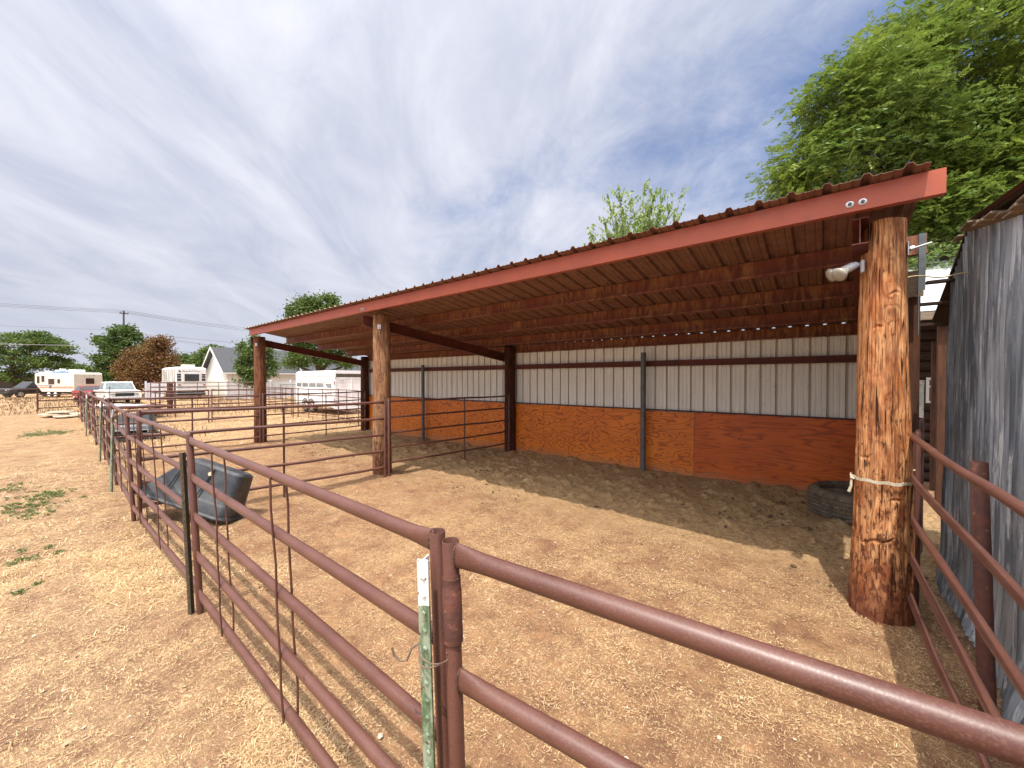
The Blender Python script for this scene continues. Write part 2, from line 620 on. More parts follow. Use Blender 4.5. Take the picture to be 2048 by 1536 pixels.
        rot = t.noise(t.map(v, scale=(20, 20, 9), loc=(1, 1, 5)), 1.5, 6, 0.72)
        zr = t.ramp(t.math('MULTIPLY', sx.outputs[2], 0.3), [(0.10, 0.0), (0.30, 0.055), (0.8, 0.14)])
        pit = t.ramp(t.math('SUBTRACT', rot, zr), [(0.505, 0.0), (0.56, 1.0)])
        col = t.mix(t.math('MULTIPLY', pit, .85), col, (dark[0] * .5, dark[1] * .45, dark[2] * .45))
        if kd is not None:
            col = t.mix(t.math('MULTIPLY', kd, 0.55), col, dark)
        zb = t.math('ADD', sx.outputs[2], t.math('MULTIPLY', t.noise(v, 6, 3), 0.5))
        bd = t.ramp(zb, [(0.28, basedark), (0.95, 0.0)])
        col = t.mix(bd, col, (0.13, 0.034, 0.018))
        h = t.math('ADD', t.math('MULTIPLY', f, 0.35), t.math('ADD', t.math('MULTIPLY', ff, 0.5), t.math('ADD', ck, pit)))
        h = t.math('MULTIPLY', h, -1.0)
        finish(t, col, 0.72, t.bump(h, 0.8, 0.006), 0.0, 0.25)
        return m
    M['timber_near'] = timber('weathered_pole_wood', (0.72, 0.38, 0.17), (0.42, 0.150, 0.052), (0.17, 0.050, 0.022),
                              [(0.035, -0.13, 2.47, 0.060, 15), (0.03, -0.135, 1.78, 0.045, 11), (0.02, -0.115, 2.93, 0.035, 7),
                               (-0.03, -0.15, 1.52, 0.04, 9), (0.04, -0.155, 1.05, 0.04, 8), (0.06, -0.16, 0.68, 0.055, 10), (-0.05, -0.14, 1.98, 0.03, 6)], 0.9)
    M['timber'] = timber('grey_brown_pole_wood', (0.42, 0.24, 0.125), (0.28, 0.135, 0.065), (0.12, 0.052, 0.026),
                         [(0.1, -0.12, 2.0, 0.06, 14), (0.12, -0.1, 1.3, 0.05, 10)], 0.5)
    M['timber_far'] = timber('red_brown_pole_wood', (0.27, 0.115, 0.055), (0.17, 0.065, 0.03), (0.07, 0.026, 0.013), [], 0.5)
    M['timber_dark'] = timber('dark_creosote_wood', (0.10, 0.034, 0.018), (0.07, 0.022, 0.012), (0.03, 0.010, 0.006), [], 0.6)
    M['old_wood'] = pm('old_grey_board', (0.27, 0.21, 0.15), (0.15, 0.11, 0.075), 3, 0.8, 0.5, 20, stretch=(1, 6, 12))
    M['dark_wood'] = pm('dark_shed_wood', (0.11, 0.042, 0.018), (0.05, 0.021, 0.012), 3, 0.8, 0.5, 20, stretch=(8, 8, 1))
    M['log_wood'] = pm('dark_log_wood', (0.06, 0.032, 0.018), (0.022, 0.013, 0.009), 3, 0.85, 0.6, 20, stretch=(1, 8, 8))
    # galvanised weathered iron
    m, t = new_mat('weathered_galvanised_iron')
    v = t.obj()
    n = t.noise(t.map(v, scale=(5, 5, 0.55)), 1.6, 6, 0.68, 0.5)
    n2 = t.noise(t.map(v, scale=(11, 11, 0.6)), 2.0, 6, 0.75, 0.5)
    n3 = t.noise(v, 1.1, 4)
    col = t.mix(t.ramp(n, [(0.42, 0.0), (0.56, 1.0)]), (0.095, 0.12, 0.15), (0.27, 0.31, 0.36))
    col = t.mix(t.ramp(n2, [(0.535, 0.0), (0.61, 0.8)]), col, (0.54, 0.58, 0.62))
    col = t.mix(t.ramp(n3, [(0.5, 0.0), (0.7, 0.6)]), col, (0.16, 0.165, 0.17))
    col = t.mix(t.ramp(t.noise(t.map(v, loc=(5, 5, 5)), 7, 5, 0.7), [(0.70, 0.0), (0.74, 0.85)]), col, (0.26, 0.13, 0.07))
    finish(t, col, t.ramp(n2, [(0.4, 0.42), (0.7, 0.65)]), t.bump(n2, 0.35, 0.006), 0.25, 0.5)
    M['galv'] = m
    M['galv_pipe'] = pm('galvanised_pipe', (0.10, 0.12, 0.125), (0.15, 0.17, 0.175), 8, 0.5, 0.1, 60, metal=0.3)
    M['zinc'] = pm('bright_zinc', (0.60, 0.62, 0.62), (0.5, 0.52, 0.53), 12, 0.35, metal=0.7)
    M['white_metal'] = pm('white_roof_metal', (0.62, 0.64, 0.68), (0.52, 0.54, 0.58), 3, 0.5, 0.05)
    # T posts
    m, t = new_mat('t_post_green_white')
    v = t.obj()
    sp = t.t.nodes.new('ShaderNodeSeparateXYZ'); t.l(v, sp.inputs[0])
    zz = t.math('ADD', sp.outputs[2], t.math('MULTIPLY', t.noise(v, 30, 3), 0.04))
    gcol = t.mix(t.ramp(t.noise(t.map(v, scale=(1, 1, .3)), 40, 5, 0.7), [(0.42, 0.0), (0.58, 0.9)]), (0.10, 0.165, 0.085), (0.33, 0.39, 0.29))
    gcol = t.mix(t.ramp(t.noise(v, 55, 4), [(0.62, 0.0), (0.68, 1.0)]), gcol, (0.11, 0.055, 0.03))
    wcol = t.mix(t.ramp(t.noise(v, 50, 4), [(0.63, 0.0), (0.67, 1.0)]), (0.74, 0.76, 0.74), (0.19, 0.09, 0.05))
    wm = t.ramp(zz, [(0.0, 0.0), (0.5, 0.0), (1.265, 1.0)])
    mt = t.math('GREATER_THAN', zz, 1.315)
    col = t.mix(mt, gcol, wcol)
    finish(t, col, 0.5, t.bump(t.noise(v, 60, 3), 0.2, 0.003))
    M['tpost'] = m
    M['tpost_rusty'] = pm('t_post_rusty_green', (0.045, 0.052, 0.030), (0.085, 0.055, 0.035), 14, 0.65, 0.2, 60, c3=(0.16, 0.09, 0.06), s3=25)
    M['wire'] = pm('rusty_wire', (0.12, 0.07, 0.05), (0.2, 0.14, 0.1), 60, 0.6)
    M['black_plastic'] = None
    m, t = new_mat('black_polyethylene_dusty')
    v = t.obj()
    n = t.noise(v, 4.0, 4, 0.6)
    n2 = t.noise(v, 60, 4, 0.7)
    col = t.mix(t.ramp(n, [(0.4, 0.0), (0.62, 1.0)]), (0.022, 0.026, 0.034), (0.060, 0.064, 0.068))
    col = t.mix(t.ramp(n2, [(0.52, 0.0), (0.7, 0.55)]), col, (0.12, 0.118, 0.11))
    finish(t, col, 0.42, None, 0.0, 0.5)
    M['black_plastic'] = m
    M['rubber'] = pm('dusty_tyre_rubber', (0.095, 0.078, 0.060), (0.19, 0.15, 0.105), 9, 0.85, 0.5, 40, c3=(0.32, 0.24, 0.16), s3=16, lo3=0.58, hi3=0.75)
    M['tyre'] = pm('tyre_rubber', (0.02, 0.02, 0.02), (0.04, 0.038, 0.035), 9, 0.8)
    M['strap'] = pm('cream_cotton_strap', (0.62, 0.56, 0.42), (0.50, 0.43, 0.30), 20, 0.9, 0.2, 60)
    M['cable'] = pm('yellowed_cable', (0.58, 0.47, 0.26), (0.5, 0.4, 0.22), 20, 0.6)
    M['lamp_white'] = pm('white_lamp_metal', (0.55, 0.56, 0.57), (0.42, 0.43, 0.44), 12, 0.35)
    M['lamp_glass'] = pm('lamp_glass', (0.30, 0.28, 0.22), (0.42, 0.40, 0.34), 12, 0.12, spec=0.8)
    # vehicles and far things
    M['rv_cream'] = pm('cream_aluminium_siding', (0.80, 0.76, 0.65), (0.70, 0.67, 0.57), 2, 0.5, c3=(0.4, 0.37, 0.3), s3=5)
    M['rv_white'] = pm('white_fibreglass', (0.86, 0.86, 0.85), (0.78, 0.78, 0.77), 2, 0.4)
    M['rv_stained'] = pm('stained_white_fibreglass', (0.66, 0.67, 0.64), (0.30, 0.31, 0.28), 1.3, 0.6, stretch=(3, 3, .5), lo=.4, hi=.6)
    M['trailer_white'] = pm('white_trailer_paint', (0.87, 0.87, 0.88), (0.82, 0.82, 0.82), 2, 0.3)
    M['glass'] = pm('dark_glass', (0.015, 0.018, 0.022), (0.03, 0.035, 0.04), 2, 0.08, spec=0.8)
    M['glass_light'] = pm('windscreen_glass', (0.20, 0.24, 0.24), (0.10, 0.13, 0.13), 3, 0.1, spec=0.8)
    M['glass_brown'] = pm('curtained_glass', (0.075, 0.035, 0.025), (0.03, 0.02, 0.02), 5, 0.2)
    M['stripe'] = pm('faded_orange_stripe', (0.50, 0.16, 0.08), (0.42, 0.13, 0.07), 3, 0.5)
    M['stripe_blue'] = pm('faded_blue_stripe', (0.10, 0.12, 0.22), (0.15, 0.13, 0.2), 3, 0.5)
    M['tarp'] = pm('blue_tarp', (0.03, 0.12, 0.55), (0.06, 0.2, 0.65), 6, 0.5)
    M['red_lens'] = pm('red_lens', (0.35, 0.01, 0.01), (0.25, 0.01, 0.01), 5, 0.2)
    M['suv'] = pm('dark_car_paint', (0.035, 0.03, 0.035), (0.05, 0.04, 0.045), 2, 0.25, spec=0.7)
    M['pickup_white'] = pm('white_car_paint', (0.78, 0.78, 0.75), (0.7, 0.7, 0.68), 2, 0.3)
    M['car_red'] = pm('red_car_paint', (0.32, 0.02, 0.02), (0.26, 0.02, 0.02), 2, 0.35)
    M['chrome'] = pm('dull_chrome', (0.5, 0.5, 0.5), (0.4, 0.4, 0.4), 5, 0.3, metal=0.8)
    M['siding'] = None
    m, t = new_mat('white_lap_siding')
    v = t.obj()
    sp = t.t.nodes.new('ShaderNodeSeparateXYZ'); t.l(v, sp.inputs[0])
    fr = t.math('FRACT', t.math('MULTIPLY', sp.outputs[2], 6.0))
    col = t.mix(t.ramp(fr, [(0.0, 0.5), (0.10, 0.0), (1.0, 0.0)]), (0.84, 0.83, 0.77), (0.55, 0.53, 0.47))
    finish(t, col, 0.6, t.bump(fr, 0.5, 0.02))
    M['siding'] = m
    M['shingle'] = pm('charcoal_shingle', (0.060, 0.062, 0.068), (0.085, 0.088, 0.095), 12, 0.9, 0.4, 30, stretch=(1, 1, 3))
    M['vinyl'] = pm('white_vinyl', (0.78, 0.80, 0.84), (0.72, 0.74, 0.78), 2, 0.4)
    M['white_trim'] = pm('white_trim_paint', (0.75, 0.75, 0.73), (0.7, 0.7, 0.68), 2, 0.5)
    M['stone'] = pm('sandstone_slab', (0.58, 0.48, 0.36), (0.40, 0.30, 0.21), 5, 0.85, 0.5, 20)
    M['pole_wood'] = pm('utility_pole_wood', (0.11, 0.085, 0.07), (0.07, 0.055, 0.045), 5, 0.85, stretch=(4, 4, 1))
    M['black_wire'] = pm('power_cable', (0.09, 0.09, 0.10), (0.12, 0.12, 0.13), 2, 0.6)
    M['light_wire'] = pm('pale_cable', (0.42, 0.42, 0.42), (0.5, 0.5, 0.5), 2, 0.5)
    M['bark'] = pm('tree_bark', (0.085, 0.065, 0.048), (0.035, 0.027, 0.02), 6, 0.9, 0.8, 20, stretch=(3, 3, .6))
    M['twig'] = pm('pale_twig', (0.20, 0.15, 0.10), (0.12, 0.09, 0.06), 6, 0.9)
    M['far_building'] = pm('far_building_wall', (0.36, 0.33, 0.31), (0.3, 0.28, 0.26), 1, 0.8)
    M['far_roof'] = pm('far_grey_roof', (0.20, 0.18, 0.20), (0.16, 0.15, 0.17), 1, 0.8)

    def leafm(name, c1, c2, c3, scale, trans=0.32):
        m, t = new_mat(name)
        at_ = t.t.nodes.new('ShaderNodeAttribute'); at_.attribute_name = 'tone'
        n = t.noise(t.obj(), scale, 3)
        f = t.math('ADD', t.math('MULTIPLY', at_.outputs['Fac'], 0.75), t.math('MULTIPLY', n, 0.35))
        col = t.ramp(f, [(0.12, c1), (0.5, c2), (0.95, c3)])
        p = t.t.nodes.new('ShaderNodeBsdfPrincipled')
        t.l(col, p.inputs['Base Color']); p.inputs['Roughness'].default_value = 0.5
        p.inputs['Specular IOR Level'].default_value = 0.3
        tr = t.t.nodes.new('ShaderNodeBsdfTranslucent')
        t.l(t.mix(0.35, col, (0.20, 0.28, 0.02)), tr.inputs['Color'])
        ms = t.t.nodes.new('ShaderNodeMixShader'); ms.inputs[0].default_value = trans
        t.l(p.outputs[0], ms.inputs[1]); t.l(tr.outputs[0], ms.inputs[2])
        o = t.t.nodes.new('ShaderNodeOutputMaterial'); t.l(ms.outputs[0], o.inputs[0])
        return m
    M['leaf_locust'] = leafm('locust_leaf', (0.060, 0.115, 0.030), (0.145, 0.225, 0.048), (0.28, 0.35, 0.062), 0.6)
    M['leaf_elm'] = leafm('elm_leaf', (0.14, 0.22, 0.08), (0.24, 0.34, 0.11), (0.36, 0.46, 0.17), 0.9, 0.4)
    M['leaf_dark'] = leafm('dark_green_leaf', (0.035, 0.070, 0.022), (0.065, 0.115, 0.032), (0.11, 0.165, 0.045), 0.3)
    M['leaf_mid'] = leafm('mid_green_leaf', (0.045, 0.085, 0.025), (0.085, 0.14, 0.038), (0.14, 0.20, 0.055), 0.3)
    M['leaf_brown'] = leafm('dry_brown_leaf', (0.09, 0.045, 0.02), (0.19, 0.085, 0.035), (0.23, 0.14, 0.05), 0.3, 0.2)
    M['weed'] = leafm('weed_leaf', (0.08, 0.12, 0.05), (0.14, 0.19, 0.07), (0.22, 0.26, 0.10), 3)
    M['dry_stem'] = leafm('dry_weed_stem', (0.17, 0.105, 0.07), (0.30, 0.20, 0.13), (0.50, 0.37, 0.22), 3, 0.2)
    M['straw'] = leafm('dry_straw', (0.33, 0.19, 0.095), (0.60, 0.40, 0.20), (0.92, 0.72, 0.43), 2.0, 0.12)
    M['pebble'] = leafm('pale_pebble', (0.24, 0.155, 0.10), (0.38, 0.28, 0.19), (0.62, 0.54, 0.43), 2.0, 0.0)
    M['clod'] = pm('dried_dung', (0.13, 0.075, 0.045), (0.075, 0.045, 0.028), 14, 0.95, 0.8, 40)


make_materials()

# ---------------------------------------------------------------- ground
def ground_material():
    m, t = new_mat('dry_dirt_and_straw')
    v = t.obj()
    sp = t.t.nodes.new('ShaderNodeSeparateXYZ'); t.l(v, sp.inputs[0])
    X, Y = sp.outputs[0], sp.outputs[1]
    big = t.noise(v, 0.45, 4, 0.6)
    mid = t.noise(v, 2.3, 5, 0.62)
    fine = t.noise(v, 16.0, 6, 0.72)
    patch = t.noise(v, 6.5, 6, 0.66, 0.6)
    tiny = t.noise(v, 85.0, 4, 0.7)
    # straw flecks in two directions
    fl1 = t.noise(t.map(v, scale=(95, 24, 1), rot=(0, 0, 0.5)), 1.0, 4, 0.6, 1.2)
    fl2 = t.noise(t.map(v, scale=(24, 95, 1), rot=(0, 0, 0.3)), 1.0, 4, 0.6, 1.2)
    fl = t.math('MAXIMUM', fl1, fl2)
    # zones
    wob = t.math('MULTIPLY', t.math('SUBTRACT', mid, 0.5), 1.2)
    outside = t.ramp(t.math('ADD', t.math('MULTIPLY', t.math('SUBTRACT', t.math('ADD', Y, wob), 0.75), -1.0), 0.5), [(0.0, 0.0), (1.0, 1.0)])
    wx = t.math('ADD', X, t.math('MULTIPLY', wob, 2.0))
    far = t.ramp(t.math('ADD', t.math('MULTIPLY', t.math('ADD', wx, 14.2), -0.5), 0.5), [(0.0, 0.0), (1.0, 1.0)])
    backyard = t.ramp(t.math('SUBTRACT', t.math('ABSOLUTE', t.math('SUBTRACT', wx, 3.0)), 1.0), [(0.0, 1.0), (1.0, 0.0)])
    pen_a, pen_b = (0.215, 0.110, 0.062), (0.405, 0.228, 0.114)
    out_a, out_b = (0.235, 0.132, 0.082), (0.44, 0.275, 0.155)
    far_a, far_b = (0.30, 0.17, 0.095), (0.50, 0.325, 0.165)
    mixf = t.ramp(t.math('ADD', t.math('MULTIPLY', patch, 0.42), t.math('ADD', t.math('MULTIPLY', mid, 0.33), t.math('MULTIPLY', big, 0.25))), [(0.42, 0.0), (0.57, 1.0)])
    pen = t.mix(mixf, pen_a, pen_b)
    out = t.mix(mixf, out_a, out_b)
    fr = t.mix(mixf, far_a, far_b)
    col = t.mix(outside, pen, out)
    col = t.mix(far, col, t.mix(t.math('MULTIPLY', outside, 0.55), fr, out))
    # straw flecks: denser where mixf is high
    th = t.math('ADD', t.math('MULTIPLY', mid, -0.26), t.math('MULTIPLY', outside, -0.025))
    s = t.math('SUBTRACT', fl, t.math('ADD', th, 0.70))
    sf = t.ramp(s, [(0.0, 0.0), (0.03, 0.9)])
    scol = t.mix(tiny, (0.44, 0.28, 0.14), (0.80, 0.58, 0.33))
    col = t.mix(sf, col, scol)
    # trampled dung dust under the roof
    dung = t.math('MULTIPLY', t.ramp(t.math('MULTIPLY', t.math('SUBTRACT', Y, 4.6), 1.0), [(0.0, 0.0), (0.9, 1.0)]),
                  t.ramp(t.math('ADD', X, 14.5), [(0.0, 0.0), (1.0, 1.0)]))
    dung = t.math('MULTIPLY', dung, t.ramp(t.math('SUBTRACT', 9.0, Y), [(0.0, 0.0), (1.0, 1.0)]))
    dcol = t.mix(t.ramp(fine, [(0.4, 0.0), (0.62, 1.0)]), (0.33, 0.20, 0.095), (0.72, 0.51, 0.27))
    col = t.mix(t.math('MULTIPLY', dung, 0.8), col, dcol)
    col = t.mix(t.ramp(fine, [(0.55, 0.0), (0.68, 0.65)]), col, (0.17, 0.085, 0.045))
    col = t.mix(t.ramp(tiny, [(0.57, 0.0), (0.68, 0.75)]), col, (0.12, 0.06, 0.035))
    col = t.mix(t.ramp(big, [(0.56, 0.0), (0.72, 0.30)]), col, (0.24, 0.135, 0.09))
    h = t.math('ADD', t.math('MULTIPLY', fine, 1.0), t.math('ADD', t.math('MULTIPLY', tiny, 0.4), t.math('MULTIPLY', sf, 0.25)))
    finish(t, col, 0.95, t.bump(h, 0.95, 0.03), 0.0, 0.15)
    return m


def graded(a, b, fine_lo, fine_hi, step, grow=1.16):
    xs = list(np.arange(fine_lo, fine_hi, step))
    s = step; x = fine_hi
    while x < b:
        xs.append(x); s *= grow; x += s
    xs.append(b)
    s = step; x = fine_lo - step
    while x > a:
        xs.insert(0, x); s *= grow; x -= s
    xs.insert(0, a)
    return np.array(xs)


def build_ground():
    xs = graded(-5200, 5200, -8.5, 1.6, 0.036, 1.07)
    ys = graded(-5200, 5200, -0.9, 8.1, 0.036, 1.07)
    X, Y = np.meshgrid(xs, ys, indexing='ij')
    Z = gz(X, Y)
    nearm = np.exp(-(np.hypot(X, Y) / 9.0) ** 2)
    Z = Z + ((fbm(X, Y, 7.0, 4, 11, .62) - 0.5) * 0.052) * nearm
    # hoof marks / dung lumps under the roof
    d = sstep(4.7, 5.6, Y) * sstep(8.6, 8.0, Y) * sstep(-14.5, -13.5, X)
    Z = Z + d * (np.clip(fbm(X, Y, 7.0, 3, 21) - 0.52, 0, 1)) * 0.26
    n, k = X.shape
    V = np.stack([X.ravel(), Y.ravel(), Z.ravel()], 1)
    idx = np.arange(n * k).reshape(n, k)
    Fc = np.stack([idx[:-1, :-1], idx[1:, :-1], idx[1:, 1:], idx[:-1, 1:]], -1).reshape(-1, 4)
    g = np_mesh('ground', V, Fc, ground_material(), smooth=True)
    tag(g, kind='structure')


build_ground()


def hills():
    m = pm('hazy_dry_hill_slope', (0.33, 0.285, 0.31), (0.25, 0.22, 0.255), 0.004, 0.95, stretch=(1, 1, 4))  # distance haze is put into the hill colour as mauve
    n = 260
    V = []; Fc = []
    for i in range(n):
        a = R(65 + 110 * i / (n - 1) + 0)          # heading measured from +X
        for j in range(7):
            rr = 3900 + j * 190
            h = [0, .30, .55, .75, .9, 1.0, .6][j]
            q = 95 + 105 * float(fbm(i * 0.055, 0.3, 1.0, 4, 3)) + 25 * float(fbm(i * 0.3, j * .7, 1.0, 3, 8))
            V.append((rr * math.cos(a), rr * math.sin(a), -4 + h * q))
    for i in range(n - 1):
        for j in range(6):
            a = i * 7 + j
            Fc.append((a, a + 7, a + 8, a + 1))
    o = np_mesh('hills', V, Fc, m, smooth=True)
    tag(o, kind='structure')


hills()

# ---------------------------------------------------------------- pole shelter
XL, XR = -13.55, 0.55
YF, YB = 3.98, 8.12
ZF, ZB = 3.455, 2.80


def rz(y):
    return ZF + (ZB - ZF) * (y - YF) / (YB - YF)


def rib_profile(x0, x1, pitch, h, w, start=0.0, minor=0.0):
    """x,z points of a ribbed sheet"""
    pts = [(x0, 0.0)]
    x = x0 + start
    while x < x1:
        for dx, dz in ((-w, 0), (-w * .45, h), (w * .45, h), (w, 0)):
            if x0 < x + dx < x1:
                pts.append((x + dx, dz))
        if minor:
            for k in (1 / 3, 2 / 3):
                c = x + pitch * k
                for dx, dz in ((-.012, 0), (-.004, minor), (.004, minor), (.012, 0)):
                    if x0 < c + dx < x1:
                        pts.append((c + dx, dz))
        x += pitch
    pts.append((x1, 0.0))
    return pts


def sheet_from_profile(pts, f0, f1, nseg=1):
    """pts (a,b); f0,f1 map (a,b)->3D at both ends"""
    V = []; Fc = []
    n = len(pts)
    for j in range(nseg + 1):
        s = j / nseg
        for a, b in pts:
            p0 = Vector(f0(a, b)); p1 = Vector(f1(a, b))
            V.append(p0.lerp(p1, s))
    for j in range(nseg):
        for i in range(n - 1):
            a = j * n + i
            Fc.append((a, a + 1, a + n + 1, a + n))
    return V, Fc


def pole_mesh(r0, r1, h, seg=40, rings=70, seed=0, rough=0.006, below=0.35, dents=()):
    V = []; Fc = []
    for j in range(rings + 1):
        z = -below + (h + below) * j / rings
        s = max(0, z) / h
        r = r0 + (r1 - r0) * s ** 0.75
        for k in range(seg):
            a = 2 * math.pi * k / seg
            q = r + (float(vnoise(k * 0.9 + seed * 7, z * 1.1 + seed, 1.0, seed)) - .5) * rough * 2 \
                + (float(vnoise(k * 0.28 + seed * 3, z * 0.8, 1.0, seed + 5)) - .5) * rough * 3
            V.append((q * math.cos(a), q * math.sin(a), z))
    for j in range(rings):
        for k in range(seg):
            a = j * seg + k; b = j * seg + (k + 1) % seg
            Fc.append((a, b, b + seg, a + seg))
    Fc.append(tuple(rings * seg + k for k in range(seg)))
    return V, Fc


def shelter():
    root = thing('pole_shelter', 'long open fronted livestock shelter with red steel roof beams on round timber posts', 'livestock shelter', (-6.7, 4.35, 0))
    L = root.location

    def put(o, x, y, z=0):
        o.location = (x - L.x, y - L.y, z - L.z)
        return o
    # timber posts
    # near pole: dense mesh with carved grain
    seg, rings = 150, 420
    h = 3.22
    A, Zz = np.meshgrid(np.arange(seg) * 2 * math.pi / seg, np.linspace(-0.3, h, rings), indexing='xy')
    s = np.clip(Zz, 0, None)
    r = np.interp(s, [0, 0.35, 0.8, 1.95, 3.22], [0.202, 0.190, 0.177, 0.160, 0.124])
    ca, sa = np.cos(A), np.sin(A)
    gr = fbm(ca * 9 + 20, sa * 9 + Zz * 0.6, 1.0, 3, 3)
    gr2 = fbm(A * 14 + 3, Zz * 1.6, 1.0, 3, 7)
    rt = fbm(ca * 5 + 40, sa * 5 + Zz * 3.2, 1.2, 4, 9)
    lump = fbm(ca * 1.5 + 10, sa * 1.5 + Zz * .7, 1.0, 2, 1)
    r = r + (lump - .5) * 0.034 + (gr - .5) * 0.010 + (gr2 - .5) * 0.008 - np.clip(rt - 0.60, 0, 1) * 0.05 * (1 - 0.6 * np.clip(Zz / 3, 0, 1))
    # vertical checks
    for a0, z0, z1, dep, wd in ((-1.75, 1.0, 3.2, .012, .035), (-1.3, .2, 2.3, .012, .03), (-2.2, .6, 2.9, .010, .03), (-.7, .3, 3.1, .014, .04), (-1.98, 2.0, 3.2, .013, .03), (-2.6, .1, 2.0, .012, .035), (-1.5, 2.4, 3.2, .010, .025)):
        aw = np.angle(np.exp(1j * (A - a0 - 0.05 * np.sin(Zz * 3 + a0 * 5))))
        r = r - dep * np.exp(-(aw / wd) ** 2) * ((Zz > z0) & (Zz < z1))
    for a0, zc, wa, dep in ((-1.75, .66, .55, .022), (-1.2, 2.62, .25, .010), (-1.9, 2.36, .22, .010), (-2.3, 1.32, .3, .010), (-1.1, 1.0, .3, .012)):
        aw = np.angle(np.exp(1j * (A - a0)))
        r = r - dep * np.exp(-(aw / wa) ** 4) * np.exp(-((Zz - zc - .010 * np.sin(A * 9) - .05 * aw) / .010) ** 2)
    V = np.stack([(r * ca).ravel(), (r * sa).ravel(), Zz.ravel()], 1)
    idx = np.arange(seg * rings).reshape(rings, seg)
    nx = np.roll(idx, -1, 1)
    Fc = np.stack([idx[:-1], nx[:-1], nx[1:], idx[1:]], -1).reshape(-1, 4)
    V = np.vstack([V, [[0, 0, h + .004]]])
    o = np_mesh('timber_post', V, Fc, M['timber_near'], root, smooth=True)
    tag(o, 'large weathered orange brown near post, pitted and knotty')
    put(o, 0.378, 4.35)
    mbc = MB(); mbc.lathe([(0.112, 0), (0.0, 0.002)], seg=24)
    # other posts
    for (x, y, r0, r1, hh, mt, sd_) in ((-6.93, 4.38, .185, .165, 3.24, 'timber', 1), (-13.37, 4.28, .165, .15, 3.23, 'timber_far', 2),
                                        (-6.44, 7.86, .15, .14, 2.80, 'timber_dark', 3), (-13.6, 7.86, .15, .14, 2.80, 'timber_dark', 4), (0.66, 7.86, .15, .14, 2.80, 'timber_dark', 5)):
        V, Fc = pole_mesh(r0, r1, hh, 40, 90, sd_, 0.005)
        b = MB(); b.add(V, Fc)
        o = b.build('timber_post', M[mt], root, smooth='all')
        put(o, x, y)
        if mt in ('timber', 'timber_far'):
            w = MB(); w.box((-.035, -.01, -.045), (.035, .01, .045), bev=.004); w.lathe([(.012, 0), (.012, .025)], Matrix.Translation((0, -.01, 0)) @ Matrix.Rotation(R(90), 4, 'X'), 6)
            q = w.build('bolt_plate', M['zinc'], o)
            q.location = (0.118, -0.125, 2.98); q.rotation_euler = (0, 0, R(42))
    # rafters: I beams along Y beside each post pair
    for x, xe in ((0.215, 0.47), (-7.15, -6.62), (-13.52, -13.52)):
        b = MB()
        y0, y1 = (4.10, 7.98)
        for (dx0, dx1, dz0, dz1) in ((-.05, .05, -.008, 0), (-.05, .05, -.205, -.197), (-.004, .004, -.197, -.008)):
            vs = []
            for y in (y0, y1):
                zt = rz(y) - .215
                xx = x if y == y0 else xe
                for dx in (dx0, dx1):
                    for dz in (dz0, dz1):
                        vs.append((xx + dx, y, zt + dz))
            b.add(vs, [(0, 1, 3, 2), (4, 6, 7, 5), (0, 4, 5, 1), (2, 3, 7, 6), (0, 2, 6, 4), (1, 5, 7, 3)])
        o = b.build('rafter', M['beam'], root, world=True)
    # purlins: Z sections along X
    for i, y in enumerate((5.1, 6.1, 7.1, 7.96)):
        b = MB()
        x1 = (0.72, 0.80, 0.80, 0.8)[i]
        zt = rz(y) - .006
        hh = .19
        b.box((XL - 0.0, y - .003, zt - hh), (x1, y + .003, zt))
        b.box((XL - 0.0, y + .003, zt - .006), (x1, y + .063, zt - .001))
        b.box((XL - 0.0, y - .063, zt - hh), (x1, y - .003, zt - hh + .005))
        b.box((XL - 0.0, y - .066, zt - hh), (x1, y - .063, zt - hh + .022))
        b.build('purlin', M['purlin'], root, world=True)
    # purlin clips where they cross the rafters
    # fascia channel: web faces outwards
    b = MB()
    yf = YF + 0.055
    zt = rz(yf) - .008
    b.box((-13.44, yf - .004, zt - .178), (0.66, yf, zt))
    b.box((-13.44, yf, zt - .005), (0.66, yf + .065, zt))
    b.box((-13.44, yf, zt - .178), (0.66, yf + .065, zt - .173))
    b.box((-13.44, yf + .062, zt - .1725), (0.66, yf + .065, zt - .155))
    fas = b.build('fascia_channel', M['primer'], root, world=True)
    for x in (0.150, 0.225, -7.10, -7.03, -13.36):
        w = MB()
        T = Matrix.Translation((x, yf - .004, zt - .118)) @ Matrix.Rotation(R(90), 4, 'X')
        w.lathe([(.026, 0.0), (.026, .003), (.020, .006), (.014, .0062)], T, 20)
        q = w.build('washer', M['zinc'], fas, smooth=True)
        q.location = -L
        w = MB(); w.lathe([(.012, 0), (.012, .014), (.009, .017)], T @ Matrix.Translation((0, 0, .0063)), 6)
        q = w.build('bolt_head', M['galv_pipe'], fas); q.location = -L
    # roof sheets
    pts = rib_profile(XL, 0.575, 0.229, 0.030, 0.034, 0.05, 0.006)
    dz = .004
    V, Fc = sheet_from_profile(pts, lambda a, b: (a, YF - .045, rz(YF - .045) + b), lambda a, b: (a, YB - .09, rz(YB - .09) + b), 6)
    # slight unevenness of the front edge
    b = MB(); b.add([tuple(p) for p in V], Fc)
    o = b.build('roof_sheet', [M['roof_under'], M['roof_top']], root, world=True)
    sm = o.modifiers.new('thickness', 'SOLIDIFY'); sm.thickness = .0025; sm.offset = 1.0 ; sm.material_offset = 1; sm.material_offset_rim = 1
    # back wall, white ribbed sheets (ribs pushed outwards as seen from inside)
    pts = rib_profile(-14.0, 0.62, 0.229, 0.034, 0.020, 0.09, 0.008)
    yw = 8.02
    V, Fc = sheet_from_profile(pts, lambda a, b: (a, yw + b, -.05), lambda a, b: (a, yw + b, rz(yw) - .02), 1)
    b = MB(); b.add([tuple(p) for p in V], Fc)
